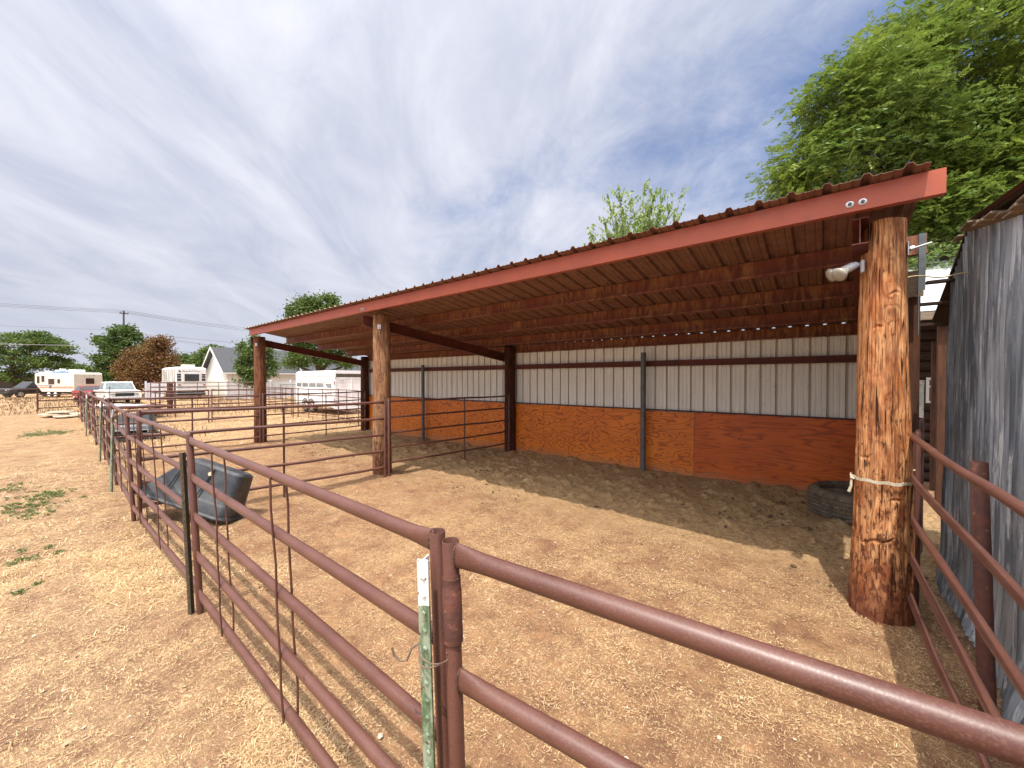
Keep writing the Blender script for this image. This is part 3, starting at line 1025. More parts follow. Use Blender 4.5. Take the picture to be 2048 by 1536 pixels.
    o = b.build('wall_cladding', M['wall_white'], root, world=True)
    # girt
    b = MB()
    for x0, x1 in ((-13.4, -6.6), (-6.28, 0.5)):
        b.box((x0, 7.925, 2.205), (x1, 7.93, 2.325))
        b.box((x0, 7.93, 2.32), (x1, 7.985, 2.325))
        b.box((x0, 7.90, 2.205), (x1, 7.925, 2.21))
        b.box((x0, 7.895, 2.205), (x1, 7.90, 2.24))
    b.build('girt', M['beam'], root, world=True)
    # plywood boards
    seams = [-13.9, -12.2, -9.76, -7.32, -6.50, -5.43, -2.99, -1.93, 0.51]
    for i in range(len(seams) - 1):
        a, c = seams[i], seams[i + 1]
        top = 1.295 + (0.012 if i % 2 else 0)
        b = MB(); b.box((-(c - a) / 2 + .002, -.007, -.50), ((c - a) / 2 - .002, .007, top - .45), bev=.0015)
        dark = i == 7
        o = b.build('plywood_board', M['ply_dark' if dark else 'ply'], root)
        tag(o, 'darker red brown board at the right end' if dark else None)
        put(o, (a + c) / 2, 7.975 + (.003 if i % 2 else 0), .45)
    b = MB(); b.box((-13.9, 7.95, 1.310), (0.5, 7.985, 1.335)); b.build('plywood_cap', M['trim'], root, world=True)
    # steel pipe posts by the wall
    for x, hh in ((-2.86, 2.49), (-10.0, 2.40)):
        b = MB(); b.tube([(x, 7.80, -.2), (x, 7.80, hh)], .052, 24)
        b.build('pipe_post', M['galv_pipe'], root, smooth=True, world=True)
    # white corner flashing at both ends
    for x in (0.66,):
        b = MB()
        b.box((x, 5.02, 2.35), (x + .008, 5.06, 3.26)); b.box((x + .008, 5.02, 2.75), (x + .045, 5.028, 3.26))
        b.build('corner_flashing', M['galv_pipe'], root, world=True)
    b = MB(); b.box((-14.03, 7.98, 0.0), (-13.98, 8.06, 2.75)); b.build('corner_flashing', M['white_metal'], root, world=True)
    # eye bolt through the near post
    b = MB()
    b.box((0.505, 4.30, 2.92), (.513, 4.38, 3.03), bev=.002)
    b.tube([(0.513, 4.34, 2.975), (.545, 4.34, 2.978)], .017, 6)
    b.tube([(0.545, 4.34, 2.978), (.64, 4.34, 3.0)], .008, 10)
    b.build('through_bolt', M['zinc'], root, world=True)
    # plank end wall behind the near post
    b = MB(); b.add([(.55, 5.32, .5), (.55, 7.95, .5), (.55, 7.95, 2.80), (.55, 5.32, 3.21), (.57, 5.32, .5), (.57, 7.95, .5), (.57, 7.95, 2.80), (.57, 5.32, 3.21)], [(0, 1, 2, 3), (7, 6, 5, 4), (0, 4, 5, 1), (1, 5, 6, 2), (2, 6, 7, 3), (3, 7, 4, 0)]); b.build('end_wall', M['dark_wood'], root, world=True)
    # timber stud behind the near post with grey board
    b = MB(); b.box((.62, 5.2, .0), (.70, 5.3, 2.85)); b.build('stud', M['dark_wood'], root, world=True)
    b = MB(); b.box((.595, 5.17, 2.72), (.715, 5.195, 2.96)); b.build('joist_block', M['old_wood'], root, world=True)


shelter()


# ---------------------------------------------------------------- corrugated iron shed on the right
def shed():
    root = thing('corrugated_shed', 'old shed clad in weathered grey corrugated iron with ragged board roof edge', 'shed', (0.95, 3.0, 0))
    top = lambda y: float(np.interp(y, [-1.5, 3.7, 4.75, 5.05, 6.0], [2.45, 2.93, 3.14, 3.08, 2.50]))
    ys = np.arange(0.2, 5.45, 0.66)
    for i, y0 in enumerate(ys):
        y1 = min(y0 + 0.69, 5.42)
        n = int((y1 - y0) / 0.0085)
        rows = 26
        V = []; Fc = []
        for j in range(rows + 1):
            s = j / rows
            for k in range(n + 1):
                y = y0 + (y1 - y0) * k / n
                zt = top(y); zb = 0.02 + 0.10 * float(vnoise(y, 0, 1.7, 4))
                z = zb + (zt - zb) * s
                x = 0.885 + 0.035 * s + 0.015 * math.sin((y) * 2 * math.pi / 0.090) + (0.003 if i % 2 else 0)
                x += (float(fbm(y, z, 1.6, 2, 6)) - .5) * 0.03
                # curled bottom edge
                x -= 0.09 * float(sstep(0.42, 0.0, z)) * float(vnoise(y, 3, 2.3, 8))
                V.append((x, y, z))
        for j in range(rows):
            for k in range(n):
                a = j * (n + 1) + k
                Fc.append((a, a + n + 1, a + n + 2, a + 1))
        b = MB(); b.add(V, Fc)
        b.build('iron_sheet', M['galv'], root, smooth='all', world=True)
    # frame
    b = MB()
    for y in (0.3, 2.2, 4.0):
        b.box((0.99, y, 0), (1.08, y + .09, top(y) - .05))
    b.box((0.995, 0.2, 1.2), (1.045, 5.35, 1.29))
    b.build('wall_frame', M['dark_wood'], root, world=True)
    for (x, y, zt) in ((0.98, 5.55, 2.66), (1.12, 6.35, 2.45)):
        b = MB(); b.box((x, y, 0), (x + .09, y + .09, zt)); b.build('corner_post', M['dark_wood'], root, world=True)
    # roof: two slopes as thick board decks
    b = MB()
    for (ya, yb) in ((-1.2, 4.75), (4.75, 6.1)):
        za, zb = top(ya) + .03, top(yb) + .03
        b.add([(0.90, ya, za), (4.2, ya, za), (4.2, yb, zb), (0.90, yb, zb), (0.90, ya, za + .03), (4.2, ya, za + .03), (4.2, yb, zb + .03), (0.90, yb, zb + .03)],
              [(0, 3, 2, 1), (4, 5, 6, 7), (0, 1, 5, 4), (2, 3, 7, 6), (1, 2, 6, 5), (3, 0, 4, 7)])
    b.build('roof_deck', M['log_wood'], root, world=True)
    # ragged board ends at the gable edge
    rnd = random.Random(3)
    y = 3.1
    k = 0
    while y < 4.9:
        w = rnd.uniform(.07, .16)
        zt = top(y + w / 2) + .02 + rnd.uniform(-.01, .03)
        b = MB()
        Mx = Matrix.Translation((0.88 - rnd.uniform(-.01, .06), y, zt)) @ Matrix.Rotation(R(rnd.uniform(-3, 7)), 4, 'Y') @ Matrix.Rotation(R(rnd.uniform(-4, 4)), 4, 'Z')
        b.box((0, 0, 0), (.6, w, .016), Mx, bev=.003)
        b.build('roof_board', M['old_wood'], root, world=True)
        y += w * rnd.uniform(.7, 1.05); k += 1
    # flat iron on top
    b = MB()
    V, Fc = sheet_from_profile([(0.86 + i * .02, .008 * math.sin(i * 1.65)) for i in range(160)], lambda a, c: (a, 4.80, top(4.8) + .075 + c), lambda a, c: (a, -1.2, top(-1.2) + .075 + c))
    b.add(V, Fc)
    b.build('roof_iron', M['rust'], root, smooth='all', world=True)
    # projecting battens on the far slope
    for (y, z, x0) in ((5.22, 2.865, .74), (5.48, 2.70, .66), (5.75, 2.52, .62)):
        b = MB(); b.box((x0, y, z - .028), (4.1, y + .07, z), bev=.003)
        b.build('batten', M['log_wood'], root, world=True)


shed()


def back_shed():
    root = thing('log_outbuilding', 'dark log outbuilding with white ribbed metal roof behind the near post', 'outbuilding', (2.0, 9.5, 0))
    # white ribbed roof, ribs along X
    pts = []
    n = 120
    y = 8.7
    prof = [(8.65, 0)]
    while y < 12.0:
        prof += [(y, 0), (y + .012, .03), (y + .05, .03), (y + .062, 0), (y + .12, 0), (y + .125, .006), (y + .135, .006), (y + .14, 0)]
        y += .23
    zz = lambda yy: 3.0 + (yy - 8.65) * 0.42
    V, Fc = sheet_from_profile(prof, lambda a, b_: (0.98, a, zz(a) + b_), lambda a, b_: (5.5, a, zz(a) + b_))
    b = MB(); b.add(V, Fc); o = b.build('metal_roof', M['white_metal'], root, world=True)
    sm = o.modifiers.new('thickness', 'SOLIDIFY'); sm.thickness = .003
    b = MB(); b.box((1.0, 8.60, 2.86), (5.5, 8.66, 2.985)); b.build('eave_board', M['old_wood'], root, world=True)
    b = MB()
    b.add([(1.02, 8.66, 2.95), (5.4, 8.66, 2.95), (5.4, 12, 4.34), (1.02, 12, 4.34), (1.02, 8.66, 2.80), (5.4, 8.66, 2.80), (5.4, 12, 4.2), (1.02, 12, 4.2)],
          [(0, 1, 2, 3), (4, 7, 6, 5), (0, 4, 5, 1), (2, 6, 7, 3), (1, 5, 6, 2), (3, 7, 4, 0)])
    b.build('roof_boards', M['log_wood'], root, world=True)
    # log walls
    b = MB()
    for k in range(9):
        z = .1 + k * .19
        if z > 1.45 and z < 1.95:
            continue
        b.tube([(1.15, 10.6, z), (5.2, 10.6, z)], .10, 10)
    for k in range(10, 19):
        b.tube([(1.15, 10.6, .1 + k * .19), (5.2, 10.6, .1 + k * .19)], .10, 10)
    b.build('log_wall', M['log_wood'], root, smooth=True, world=True)
    b = MB()
    b.box((1.15, 10.55, 1.40), (1.5, 10.68, 2.05)); b.box((2.1, 10.55, 1.40), (5.2, 10.68, 2.05))
    b.build('plank_wall', M['log_wood'], root, world=True)
    b = MB()
    b.box((1.50, 10.50, 1.50), (2.1, 10.53, 1.54)); b.box((1.50, 10.50, 1.93), (2.1, 10.53, 1.98)); b.box((1.50, 10.50, 1.54), (1.54, 10.53, 1.93)); b.box((2.06, 10.50, 1.54), (2.1, 10.53, 1.93))
    b.box((1.54, 10.505, 1.80), (2.06, 10.525, 1.82))
    w = b.build('window', M['white_trim'], root, world=True)
    b = MB(); b.box((1.54, 10.53, 1.54), (2.06, 10.54, 1.93)); o = b.build('pane', M['glass'], w); o.location = -root.location
    b = MB()
    for x, y, zt in ((1.37, 8.75, 2.86), (1.47, 9.8, 2.6), (2.6, 8.75, 2.86)):
        b.box((x, y, 0), (x + .1, y + .1, zt))
    b.build('post', M['dark_wood'], root, world=True)
    b = MB(); b.box((5.1, 8.7, 0), (5.2, 12, 3.1)); b.box((1.2, 11.9, 0), (5.2, 12, 4.2)); b.build('rear_wall', M['log_wood'], root, world=True)
    o = MB()
    o.box((1.12, 9.4, 1.0), (1.32, 9.44, 1.93), bev=.004)
    o.box((1.12, 9.37, 1.86), (1.32, 9.4, 1.93)); o.box((1.12, 9.37, 1.0), (1.15, 9.4, 1.86))
    t_ = MB(); t_.v = o.v; t_.f = o.f; t_.mi = o.mi
    # standing pale painted board with a skirt reaching the ground
    t_.box((1.13, 9.405, 0.0), (1.17, 9.435, 1.0)); t_.box((1.27, 9.405, 0.0), (1.31, 9.435, 1.0))
    q = t_.build('painted_board', pm('peeling_grey_paint', (.30, .32, .28), (.42, .43, .40), 9, .7, .2, c3=(.12, .08, .05), s3=20), None)
    tag(q, 'peeling pale grey board standing just behind the near post', 'board')


back_shed()

# ---------------------------------------------------------------- pipe fence panels
RAILS5 = (0.20, 0.52, 0.84, 1.155, 1.455)


def rail(b, x0, x1, z, r, y=0.0, flare=True, seg=14, lean=0.0, sag=0.0, wob=0.0, seed=0):
    if flare:
        xs = [x0, x0 + .015, x0 + .05, x0 + .10, x0 + .15]
        n = max(3, int((x1 - x0) / .4))
        xs += [x0 + .15 + (x1 - x0 - .3) * k / n for k in range(1, n)]
        xs += [x1 - .15, x1 - .10, x1 - .05, x1 - .015, x1]
        pr = []
        for x in xs:
            d = min(x - x0, x1 - x)
            q = float(sstep(0.12, 0.0, d))
            pr.append((1 - .45 * q, 1 + .38 * q))
    else:
        n = max(2, int((x1 - x0) / .5)); xs = [x0 + (x1 - x0) * k / n for k in range(n + 1)]
        pr = [(1, 1)] * len(xs)
    pts = []
    for x in xs:
        s = (x - x0) / (x1 - x0)
        dz = -sag * 4 * s * (1 - s) + wob * (float(vnoise(x * 1.3 + seed, z * 5, 1.0, seed)) - .5)
        dy = wob * (float(vnoise(x * 1.1 + seed, z * 5 + 9, 1.0, seed + 2)) - .5)
        pts.append((x, y + lean * z + dy, z + dz))
    b.tube(pts, r, seg, True, pr)


def panel(p0, p1, label, group, name='pipe_fence', cat='pipe fence', heights=RAILS5, top=1.49, lean=0.0, stays=(0.40, 0.74),
          mid=(), r_rail=.0245, r_post=.0240, posts=(True, True), double=False, hero=False, below=0.06, dz=None, midh=1.46, wob=.012, sag=0.008, straight_rail=True):
    p0 = Vector((p0[0], p0[1])); p1 = Vector((p1[0], p1[1]))
    d = p1 - p0
    Lh = d.length
    z0 = gzf(p0.x, p0.y); z1 = gzf(p1.x, p1.y)
    if dz is not None:
        z0 = dz
    ang = math.atan2(d.y, d.x)
    root = thing(name, label, cat, (p0.x, p0.y, z0), ang, group)
    seg = 28 if hero else (12 if Lh < 6 and not name.startswith('far') else 8)
    sd_ = int(abs(p0.x * 13 + p0.y * 7)) % 50
    for e, x in ((0, 0.0), (1, Lh)):
        if posts[e]:
            b = MB(); b.pipe((x, -0.0 + lean * -below, -below), (x, lean * top, top), r_post, .003, seg)
            b.build('end_post', M['pipe'], root, smooth=True)
            for z in heights[::-1] if hero else ():
                w = MB()
                s_ = 1 if e == 0 else -1
                pts = []
                for k in range(19):
                    a = 2 * math.pi * k / 18
                    pts.append((x + s_ * (r_post * .94 + .0015), lean * z + math.cos(a) * .0150, z + math.sin(a) * .0335))
                w.tube(pts, [0.0026 + 0.0012 * ((k * 7) % 3) / 2 for k in range(19)], 6)
                w.build('weld', M['weld'], root, smooth=True)
    for z in heights:
        b = MB()
        rail(b, r_post * .8, Lh - r_post * .8, z, r_rail, 0.0, True, 32 if hero else (12 if Lh < 6 else 8), lean, sag, 0.0 if hero else wob, sd_)
        b.build('rail', M['pipe'], root, smooth='all')
    for s_ in stays:
        for side in (-1, 1):
            b = MB()
            x = Lh * s_ + (0.035 if side > 0 else 0)
            pts = []
            zs = []
            for i, z in enumerate(heights):
                zs.append((z, side * (r_rail + .004)))
                if i < len(heights) - 1:
                    zm = (z + heights[i + 1]) / 2
                    k = 0.006 * math.sin(sd_ + i * 2.1 + side)
                    zs.append((zm, side * (r_rail + .004) + k))
            for z, yy in zs:
                pts.append((x + .006 * math.sin(z * 3 + s_ * 9 + side), yy + lean * z, z))
            pts[0] = (pts[0][0], pts[0][1], heights[0] - .03)
            b.tube(pts, .0058, 6)
            b.build('stay', M['pipe'], root, smooth=True)
    for s_ in mid:
        b = MB(); b.tube([(Lh * s_, r_rail + .012 + 0, -below), (Lh * s_, r_rail + .012 + lean * midh, midh)], .017, 10)
        b.build('mid_post', M['pipe'], root, smooth=True)
    return root


def fences():
    G1 = 'pipe fence panels along the front of the pens'
    LN = -0.040
    line = [(-0.906, 0.818), (-3.955, 0.825), (-7.19, 0.80), (-10.1, 0.90), (-13.45, 1.02), (-16.6, 1.08), (-19.8, 1.14), (-22.9, 1.20), (-26.0, 1.26)]
    labs = ['dusty red pipe fence panel in the left foreground, ending at the open topped gate posts',
            'red pipe fence panel with the tipped black tub leaning through it',
            'red pipe fence panel just beyond the corner post where the first cross fence starts',
            'red pipe fence panel beside the narrow far end of the second pen',
            'red pipe fence panel in front of the small far black tub',
            'distant red front fence panel just past the small far black tub',
            'distant red front fence panel near the stack of flat stones',
            'farthest red front fence panel, beyond the stack of flat stones']
    for i in range(8):
        a, b_ = line[i], line[i + 1]
        # built from the near end to the far end
        panel(a, b_, labs[i], G1, lean=-LN if True else LN, hero=(i == 0), posts=(True, True) if i in (0,) else (False, True),
              stays=(0.40, 0.745) if i < 5 else (0.5,), sag=0.0 if i == 0 else .008, dz=0.0 if i == 0 else None, below=.14 if i == 0 else .05)
    # second upright beside the first corner
    # gate in the foreground
    g0 = (-0.842, 0.808)
    ang = math.atan2(.093, 1.0)
    g1 = (g0[0] + 3.6 * math.cos(ang), g0[1] + 3.6 * math.sin(ang))
    gate = panel(g0, g1, 'large red pipe gate crossing the bottom right foreground', None, 'pipe_gate', 'gate', heights=(0.30, 0.69, 1.075, 1.445), top=1.483, lean=-.040,
                 stays=(), r_rail=.0258, r_post=.0240, hero=True, dz=0.0, sag=0, below=-.12)
    b = MB(); b.lathe([(.0258, 1.18), (.0285, 1.183), (.0285, 1.335), (.0262, 1.338), (.0262, 1.375), (.0245, 1.3755)], Matrix.Shear('XY', 4, (0, 0)) if False else None, 32)
    o = b.build('hinge_sleeve', M['rust'], gate, smooth=True)
    for v in o.data.vertices:
        v.co.y += -.040 * v.co.z
    # hinge plate welded to the fixed post
    b = MB(); b.box((-.030, -.004, 1.19), (-.022, .010, 1.325), bev=.002)
    b.build('hinge_plate', M['weld'], gate).location = (-.012, -.05, 0)
    # ---- cross fences
    G2 = 'pipe panels dividing the first pen from the second'
    panel((-7.19, 0.86), (-6.66, 4.27), 'red pipe cross fence panel from the front fence to the middle timber post', G2, mid=(0.50,), stays=(), heights=(.19, .51, .83, 1.15, 1.46), wob=.02)
    panel((-6.645, 4.35), (-6.35, 7.72), 'red pipe panel running under the roof from the middle timber post to the wall', G2, mid=(0.57,), stays=(), r_rail=.02, wob=.02, top=1.53, heights=(.26, .56, .86, 1.17, 1.48))
    G3 = 'pipe panels dividing the second pen from the third'
    panel((-13.45, 1.08), (-13.13, 4.20), 'red pipe cross fence panel between the front fence and the far timber post', G3, mid=(0.5,), stays=(), wob=.02)
    panel((-13.12, 4.28), (-13.3, 7.7), 'red pipe panel under the far roof end, in front of the white horse trailer', G3, mid=(0.57,), stays=(), r_rail=.02, wob=.02)
    G4 = 'pipe panels dividing the third pen from the yard beyond'
    panel((-21.3, 1.3), (-21.3, 4.8), 'far red cross fence panel nearest the front line, beyond the third pen', G4, mid=(0.5,), stays=())
    panel((-21.3, 4.92), (-21.0, 8.2), 'far red cross fence panel on the back side, beyond the third pen', G4, mid=(0.5,), stays=())
    G5 = 'pipe panels along the back of the far pens'
    bl = [(-13.9, 8.35), (-17.4, 8.75), (-20.9, 8.4), (-24.3, 8.9), (-27.6, 9.1)]
    ll = ['red pipe panel in front of the rear doors of the horse trailer', 'red pipe panel in front of the wheels of the horse trailer',
          'red pipe panel just left of the horse trailer', 'red pipe panel in line with the white vinyl fence, left of the horse trailer']
    for i in range(4):
        panel(bl[i], bl[i + 1], ll[i], G5, mid=(0.35, 0.7), stays=(), wob=.03, r_rail=.021)
    G6 = 'panels of the far holding corral'
    c = [(-27.6, 9.1), (-30.8, 8.6), (-31.6, 5.4), (-28.6, 3.9), (-25.5, 4.4)]
    ll = ['far corral panel at the right rear of the corral cluster', 'far corral panel across the rear of the corral cluster', 'far corral panel facing left below the white motorhome', 'far corral panel at the near left of the corral cluster']
    for i in range(4):
        panel(c[i], c[i + 1], ll[i], G6, mid=(0.33, 0.66), stays=(), wob=.03, r_rail=.022, heights=(.3, .6, .9, 1.2, 1.5, 1.75), top=1.8, midh=1.77)
    b = MB(); b.tube([(-30.9, 5.1, -.2), (-30.9, 5.1, 1.72)], .12, 14)
    o = b.build('corral_post', M['rust'], None, smooth=True); tag(o, 'thick rust red steel post standing at the left of the far corral', 'post')
    panel((-26, 1.26), (-33.0, 1.6), 'last faint stretch of red pipe fence below the old cream trailer', G1, mid=(.25, .5, .75), stays=(), wob=.03)
    # ---- right hand panels beside the near post
    panel((0.545, 4.36), (0.575, 1.2), 'red pipe panel beside the corrugated iron shed, right of the near post', None, lean=0.0, stays=(), sag=0.03, r_rail=.0225,
          heights=(.24, .54, .84, 1.16, 1.475), top=1.49, wob=.03, posts=(True, True), below=.1)
    panel((0.60, 4.52), (0.86, 6.25), 'short red pipe panel just behind the near post', None, lean=0.0, stays=(), r_rail=.0225, wob=.02)
    b = MB(); b.pipe((0.755, 3.43, -.1), (0.705, 3.43, 1.47), .036, .004, 24)
    o = b.build('fence_post', M['rust'], None, smooth=True); tag(o, 'stout rusty pipe post touching the panel in front of the corrugated iron wall', 'post')


fences()


def tpost(x, y, h, matn, label, lean=(0, 0), rot=0.0):
    """studded T post; mesh origin at ground"""
    b = MB()
    M0 = Matrix.Shear('XY', 4, (lean[0], lean[1])) @ Matrix.Rotation(rot, 4, 'Z')
    f = .0175
    b.box((-f, -.0025, -.12), (f, .0025, h), M0, bev=.001)
    b.box((-.0025, .0025, -.12), (.0025, .036, h - .001), M0, bev=.0008)
    s = b
    z = 0.18
    while z < h - .04:
        s.box((-.006, -.0085, z), (.006, -.0025, z + .009), M0 @ Matrix.Translation((0, 0, z)) @ Matrix.Rotation(R(38), 4, 'Y') @ Matrix.Translation((0, 0, -z)), bev=.002)
        z += .052
    o = b.build('t_post', M[matn], None)
    o.location = (x, y, 0.0)
    tag(o, label, 't post', 'steel T posts along the front fence')
    return o


def small_fence_things():
    tpost(-0.893, 0.742, 1.43, 'tpost', 'green T post with white painted top tied beside the near gate posts', (0, -.034), R(25))
    # wire ties: part of the T post? they can be lifted off -> own thing
    b = MB()
    pts = []
    for k in range(40):
        a = 2 * math.pi * k / 20
        pts.append((-0.885 + .048 * math.cos(a) * 1.0, .735 + .050 * math.sin(a), 1.16 - .01 * math.sin(a * 1.3) - .0006 * k))
    b.tube(pts, .0022, 6)
    pts = [(-0.94, .72, 1.155), (-.955, .70, 1.14), (-.965, .69, 1.105), (-.985, .68, 1.10), (-1.0, .67, 1.115), (-1.005, .665, 1.14)]
    b.tube(pts, .0035, 6)
    o = b.build('wire_tie', M['wire'], None, smooth=True); tag(o, 'twisted rusty wire binding the white topped T post to the gate post', 'wire')
    tpost(-3.99, 0.765, 1.36, 'tpost_rusty', 'rusty dark green T post standing in front of the black tub', (0, -.035), R(25))
    tpost(-9.55, 0.78, 1.42, 'tpost', 'white topped green T post, second one back along the front fence', (0, .02), R(30))
    tpost(-13.2, 0.90, 1.42, 'tpost', 'white topped green T post, third one back along the front fence', (0, .02), R(30))
    tpost(-19.5, 1.02, 1.42, 'tpost', 'farthest white topped green T post along the front fence', (0, .02), R(30))
    # cream strap tied round the near post
    b = MB()
    cx, cy = 0.378, 4.35
    n = 70
    vs = []; fs = []
    for k in range(n + 1):
        a = R(-200) + R(235) * k / n
        rr = .187 + .003 * math.sin(k * 1.7)
        z = 1.135 + .03 * float(sstep(.55, 1.0, k / n)) + .004 * math.sin(k * .6)
        for dz, dr in ((-.012, 0), (.012, .002)):
            vs.append((cx + (rr + dr) * math.cos(a), cy + (rr + dr) * math.sin(a), z + dz))
        for dz, dr in ((.012, .006), (-.012, .005)):
            vs.append((cx + (rr + dr) * math.cos(a), cy + (rr + dr) * math.sin(a), z + dz))
    for k in range(n):
        a = k * 4
        for q in range(4):
            fs.append((a + q, a + (q + 1) % 4, a + 4 + (q + 1) % 4, a + 4 + q))
    b.add(vs, fs)
    ax = cx - .187
    b.tube([(ax + .01, cy - .075, 1.14), (ax - .004, cy - .085, 1.15), (ax - .004, cy - .09, 1.13), (ax + .015, cy - .09, 1.125)], .012, 8)
    b.tube([(ax - .002, cy - .085, 1.12), (ax - .004, cy - .09, 1.06), (ax - .018, cy - .09, 1.01)], [.008, .009, .012], 6)
    b.tube([(cx + .155, cy + .03, 1.17), (.555, 4.36, 1.20), (.56, 4.34, 1.235)], .010, 6)
    o = b.build('strap', M['strap'], None, smooth=True); tag(o, 'cream cloth strap tied around the near post', 'strap')
    # pale cable from the near post to the shed
    b = MB()
    pts = [(0.50, 4.42, 2.76 - 0.0)]
    for k in range(1, 13):
        s = k / 12
        pts.append((0.50 + s * .44, 4.42 + s * .35, 2.765 + .035 * s + .012 * math.sin(s * 9)))
    b.tube(pts, .0055, 8)
    o = b.build('cable', M['cable'], None, smooth=True); tag(o, 'thin yellowed cable strung from the near post to the shed roof', 'cable')
    # twin floodlight
    root = thing('floodlight', 'twin white floodlight with two round bulbs fixed to the near post', 'floodlight', (0.240, 4.27, 2.87))
    b = MB(); b.box((-.012, -.035, -.05), (.012, .035, .05), bev=.006)
    b.tube([(-.01, 0, .02), (-.03, 0, .03), (-.05, -.01, .02)], .012, 10)
    b.build('bracket', M['lamp_white'], root, smooth=True)
    for (p, d) in (((-.045, -.035, .015), (-.62, -.62, -.50)), ((-.055, .03, .03), (-.85, -.30, -.42))):
        d = Vector(d).normalized()
        T = Matrix.Translation(p) @ d.to_track_quat('Z', 'Y').to_matrix().to_4x4()
        b = MB(); b.lathe([(.012, -.012), (.026, -.006), (.028, .0), (.028, .075), (.024, .078)], T, 24)
        b.lathe([(.020, .078), (.021, .088), (.021, .092)], T, 24)
        b.build('lamp_holder', M['lamp_white'], root, smooth=True)
        b = MB(); b.lathe([(.022, .088), (.026, .10), (.045, .135), (.056, .160), (.058, .170), (.052, .178), (.036, .186), (.016, .190)], T, 28)
        b.build('bulb', M['lamp_glass'], root, smooth='all')


small_fence_things()


def tub(name, label, origin, e1, e3, size, taperL=.30, taperR=.05, wall=.012, group=None, face_up=False):
    """black stock tub upside down; local x = length, local z = away from rim, local y = width"""
    L, W, H = size
    e1 = Vector(e1).normalized()
    e3 = Vector(e3); e3 = (e3 - e1 * e3.dot(e1)).normalized()    # along height (rim -> bottom)
    e2 = e3.cross(e1).normalized()
    T = Matrix.Translation(origin) @ Matrix((( e1.x, e2.x, e3.x, 0), (e1.y, e2.y, e3.y, 0), (e1.z, e2.z, e3.z, 0), (0, 0, 0, 1)))

    def ring(x0, x1, y0, y1, z, r, n=7):
        pts = []
        for (cx, cy, a0) in ((x1 - r, y1 - r, 0), (x0 + r, y1 - r, 90), (x0 + r, y0 + r, 180), (x1 - r, y0 + r, 270)):
            for k in range(n):
                a = R(a0 + 90 * k / (n - 1))
                pts.append((cx + r * math.cos(a), cy + r * math.sin(a), z))
        return pts
    rings = []
    def lev(z, off, r):
        s = z / H
        return ring(0 + taperL * s - off, L - taperR * s + off, 0 + .06 * s - off, W - .10 * s + off, z, r)
    seq = [(-.0, .035, .16), (0.02, .045, .17), (.045, .035, .16), (.045, .008, .13), (.16, .004, .12), (.175, .0, .12), (.20, -.012, .11), (H * .6, -.012, .10), (H - .03, -.012, .10), (H, -.045, .08)]
    for z, off, r in seq:
        rings.append(lev(z, off, r))
    inner = [(H - .02, -.055, .08), (.05, -.02, .11), (0.0, .02, .14)]
    b = MB()
    n = len(rings[0])
    base = len(b.v)
    for rg in rings:
        b.v.extend([tuple(T @ Vector(p)) for p in rg])
    for j in range(len(rings) - 1):
        for k in range(n):
            a = j * n + k; c = j * n + (k + 1) % n
            b.f.append((a, c, c + n, a + n)); b.mi.append(0)
    b.f.append(tuple((len(rings) - 1) * n + k for k in range(n))); b.mi.append(0)
    m0 = len(b.v)
    for z, off, r in inner:
        b.v.extend([tuple(T @ Vector(p)) for p in lev(z, off, r)])
    b.f.append(tuple(m0 + k for k in reversed(range(n)))); b.mi.append(0)
    for j in range(2):
        for k in range(n):
            a = m0 + j * n + k; c = m0 + j * n + (k + 1) % n
            b.f.append((a, a + n, c + n, c)); b.mi.append(0)
    for k in range(n):
        a = m0 + 2 * n + k; c = m0 + 2 * n + (k + 1) % n
        b.f.append((a, k, (k + 1) % n, c)); b.mi.append(0)
    # moulded ribs on the long side that faces outwards
    for fx in (.36, .66):
        x0 = L * fx
        for (yy, ys) in ((-.004, -1),):
            vs = [T @ Vector(p) for p in ((x0 - .012, .0, .20), (x0 + .012, .0, .20), (x0 + .062, .055, H - .03), (x0 + .038, .055, H - .03),
                                          (x0 - .006, -.012, .20), (x0 + .006, -.012, .20), (x0 + .056, .043, H - .03), (x0 + .044, .043, H - .03))]
            b.add([tuple(p) for p in vs], [(0, 1, 5, 4), (1, 2, 6, 5), (2, 3, 7, 6), (3, 0, 4, 7), (4, 5, 6, 7)])
    root = thing(name, label, 'tub', tuple(origin), 0, group)
    b.build('tub_shell', M['black_plastic'], root, smooth=35, world=True)
    return root, T


root, T = tub('plastic_tub', 'black plastic stock tub tipped over against the front fence', (-7.32, .76, .44), (1.27, .83, -.43), (-.10, .22, 1.0), (1.42, .48, .62), .52, .02)
b = MB(); b.lathe([(.028, 0), (.026, .006)], T @ Matrix.Translation((0.98, .024, .52)) @ Matrix.Rotation(R(93), 4, 'X'), 14)
b.build('sticker', M['strap'], root, world=True)
tub('plastic_tub', 'black plastic tub lying behind the tipped tub in the second pen', (-8.75, 1.55, .03), (1, .55, .05), (-.35, .6, .72), (.8, .7, .5), .1, .1)
tub('plastic_tub', 'small far black plastic tub standing behind the front fence in the third pen', (-17.6, 1.45, .25), (.35, 1.0, 0), (-.25, .1, 1), (1.0, .8, .62), .12, .05)
b = MB(); b.box((-17.7, 1.35, .02), (-16.6, 2.6, .10), bev=.01); b.box((-17.6, 1.45, .10), (-17.5, 2.5, .25)); b.box((-16.8, 1.45, .10), (-16.7, 2.5, .25))
o = b.build('feed_platform', M['tyre'], None); tag(o, 'low black pallet under the small far black tub', 'pallet')


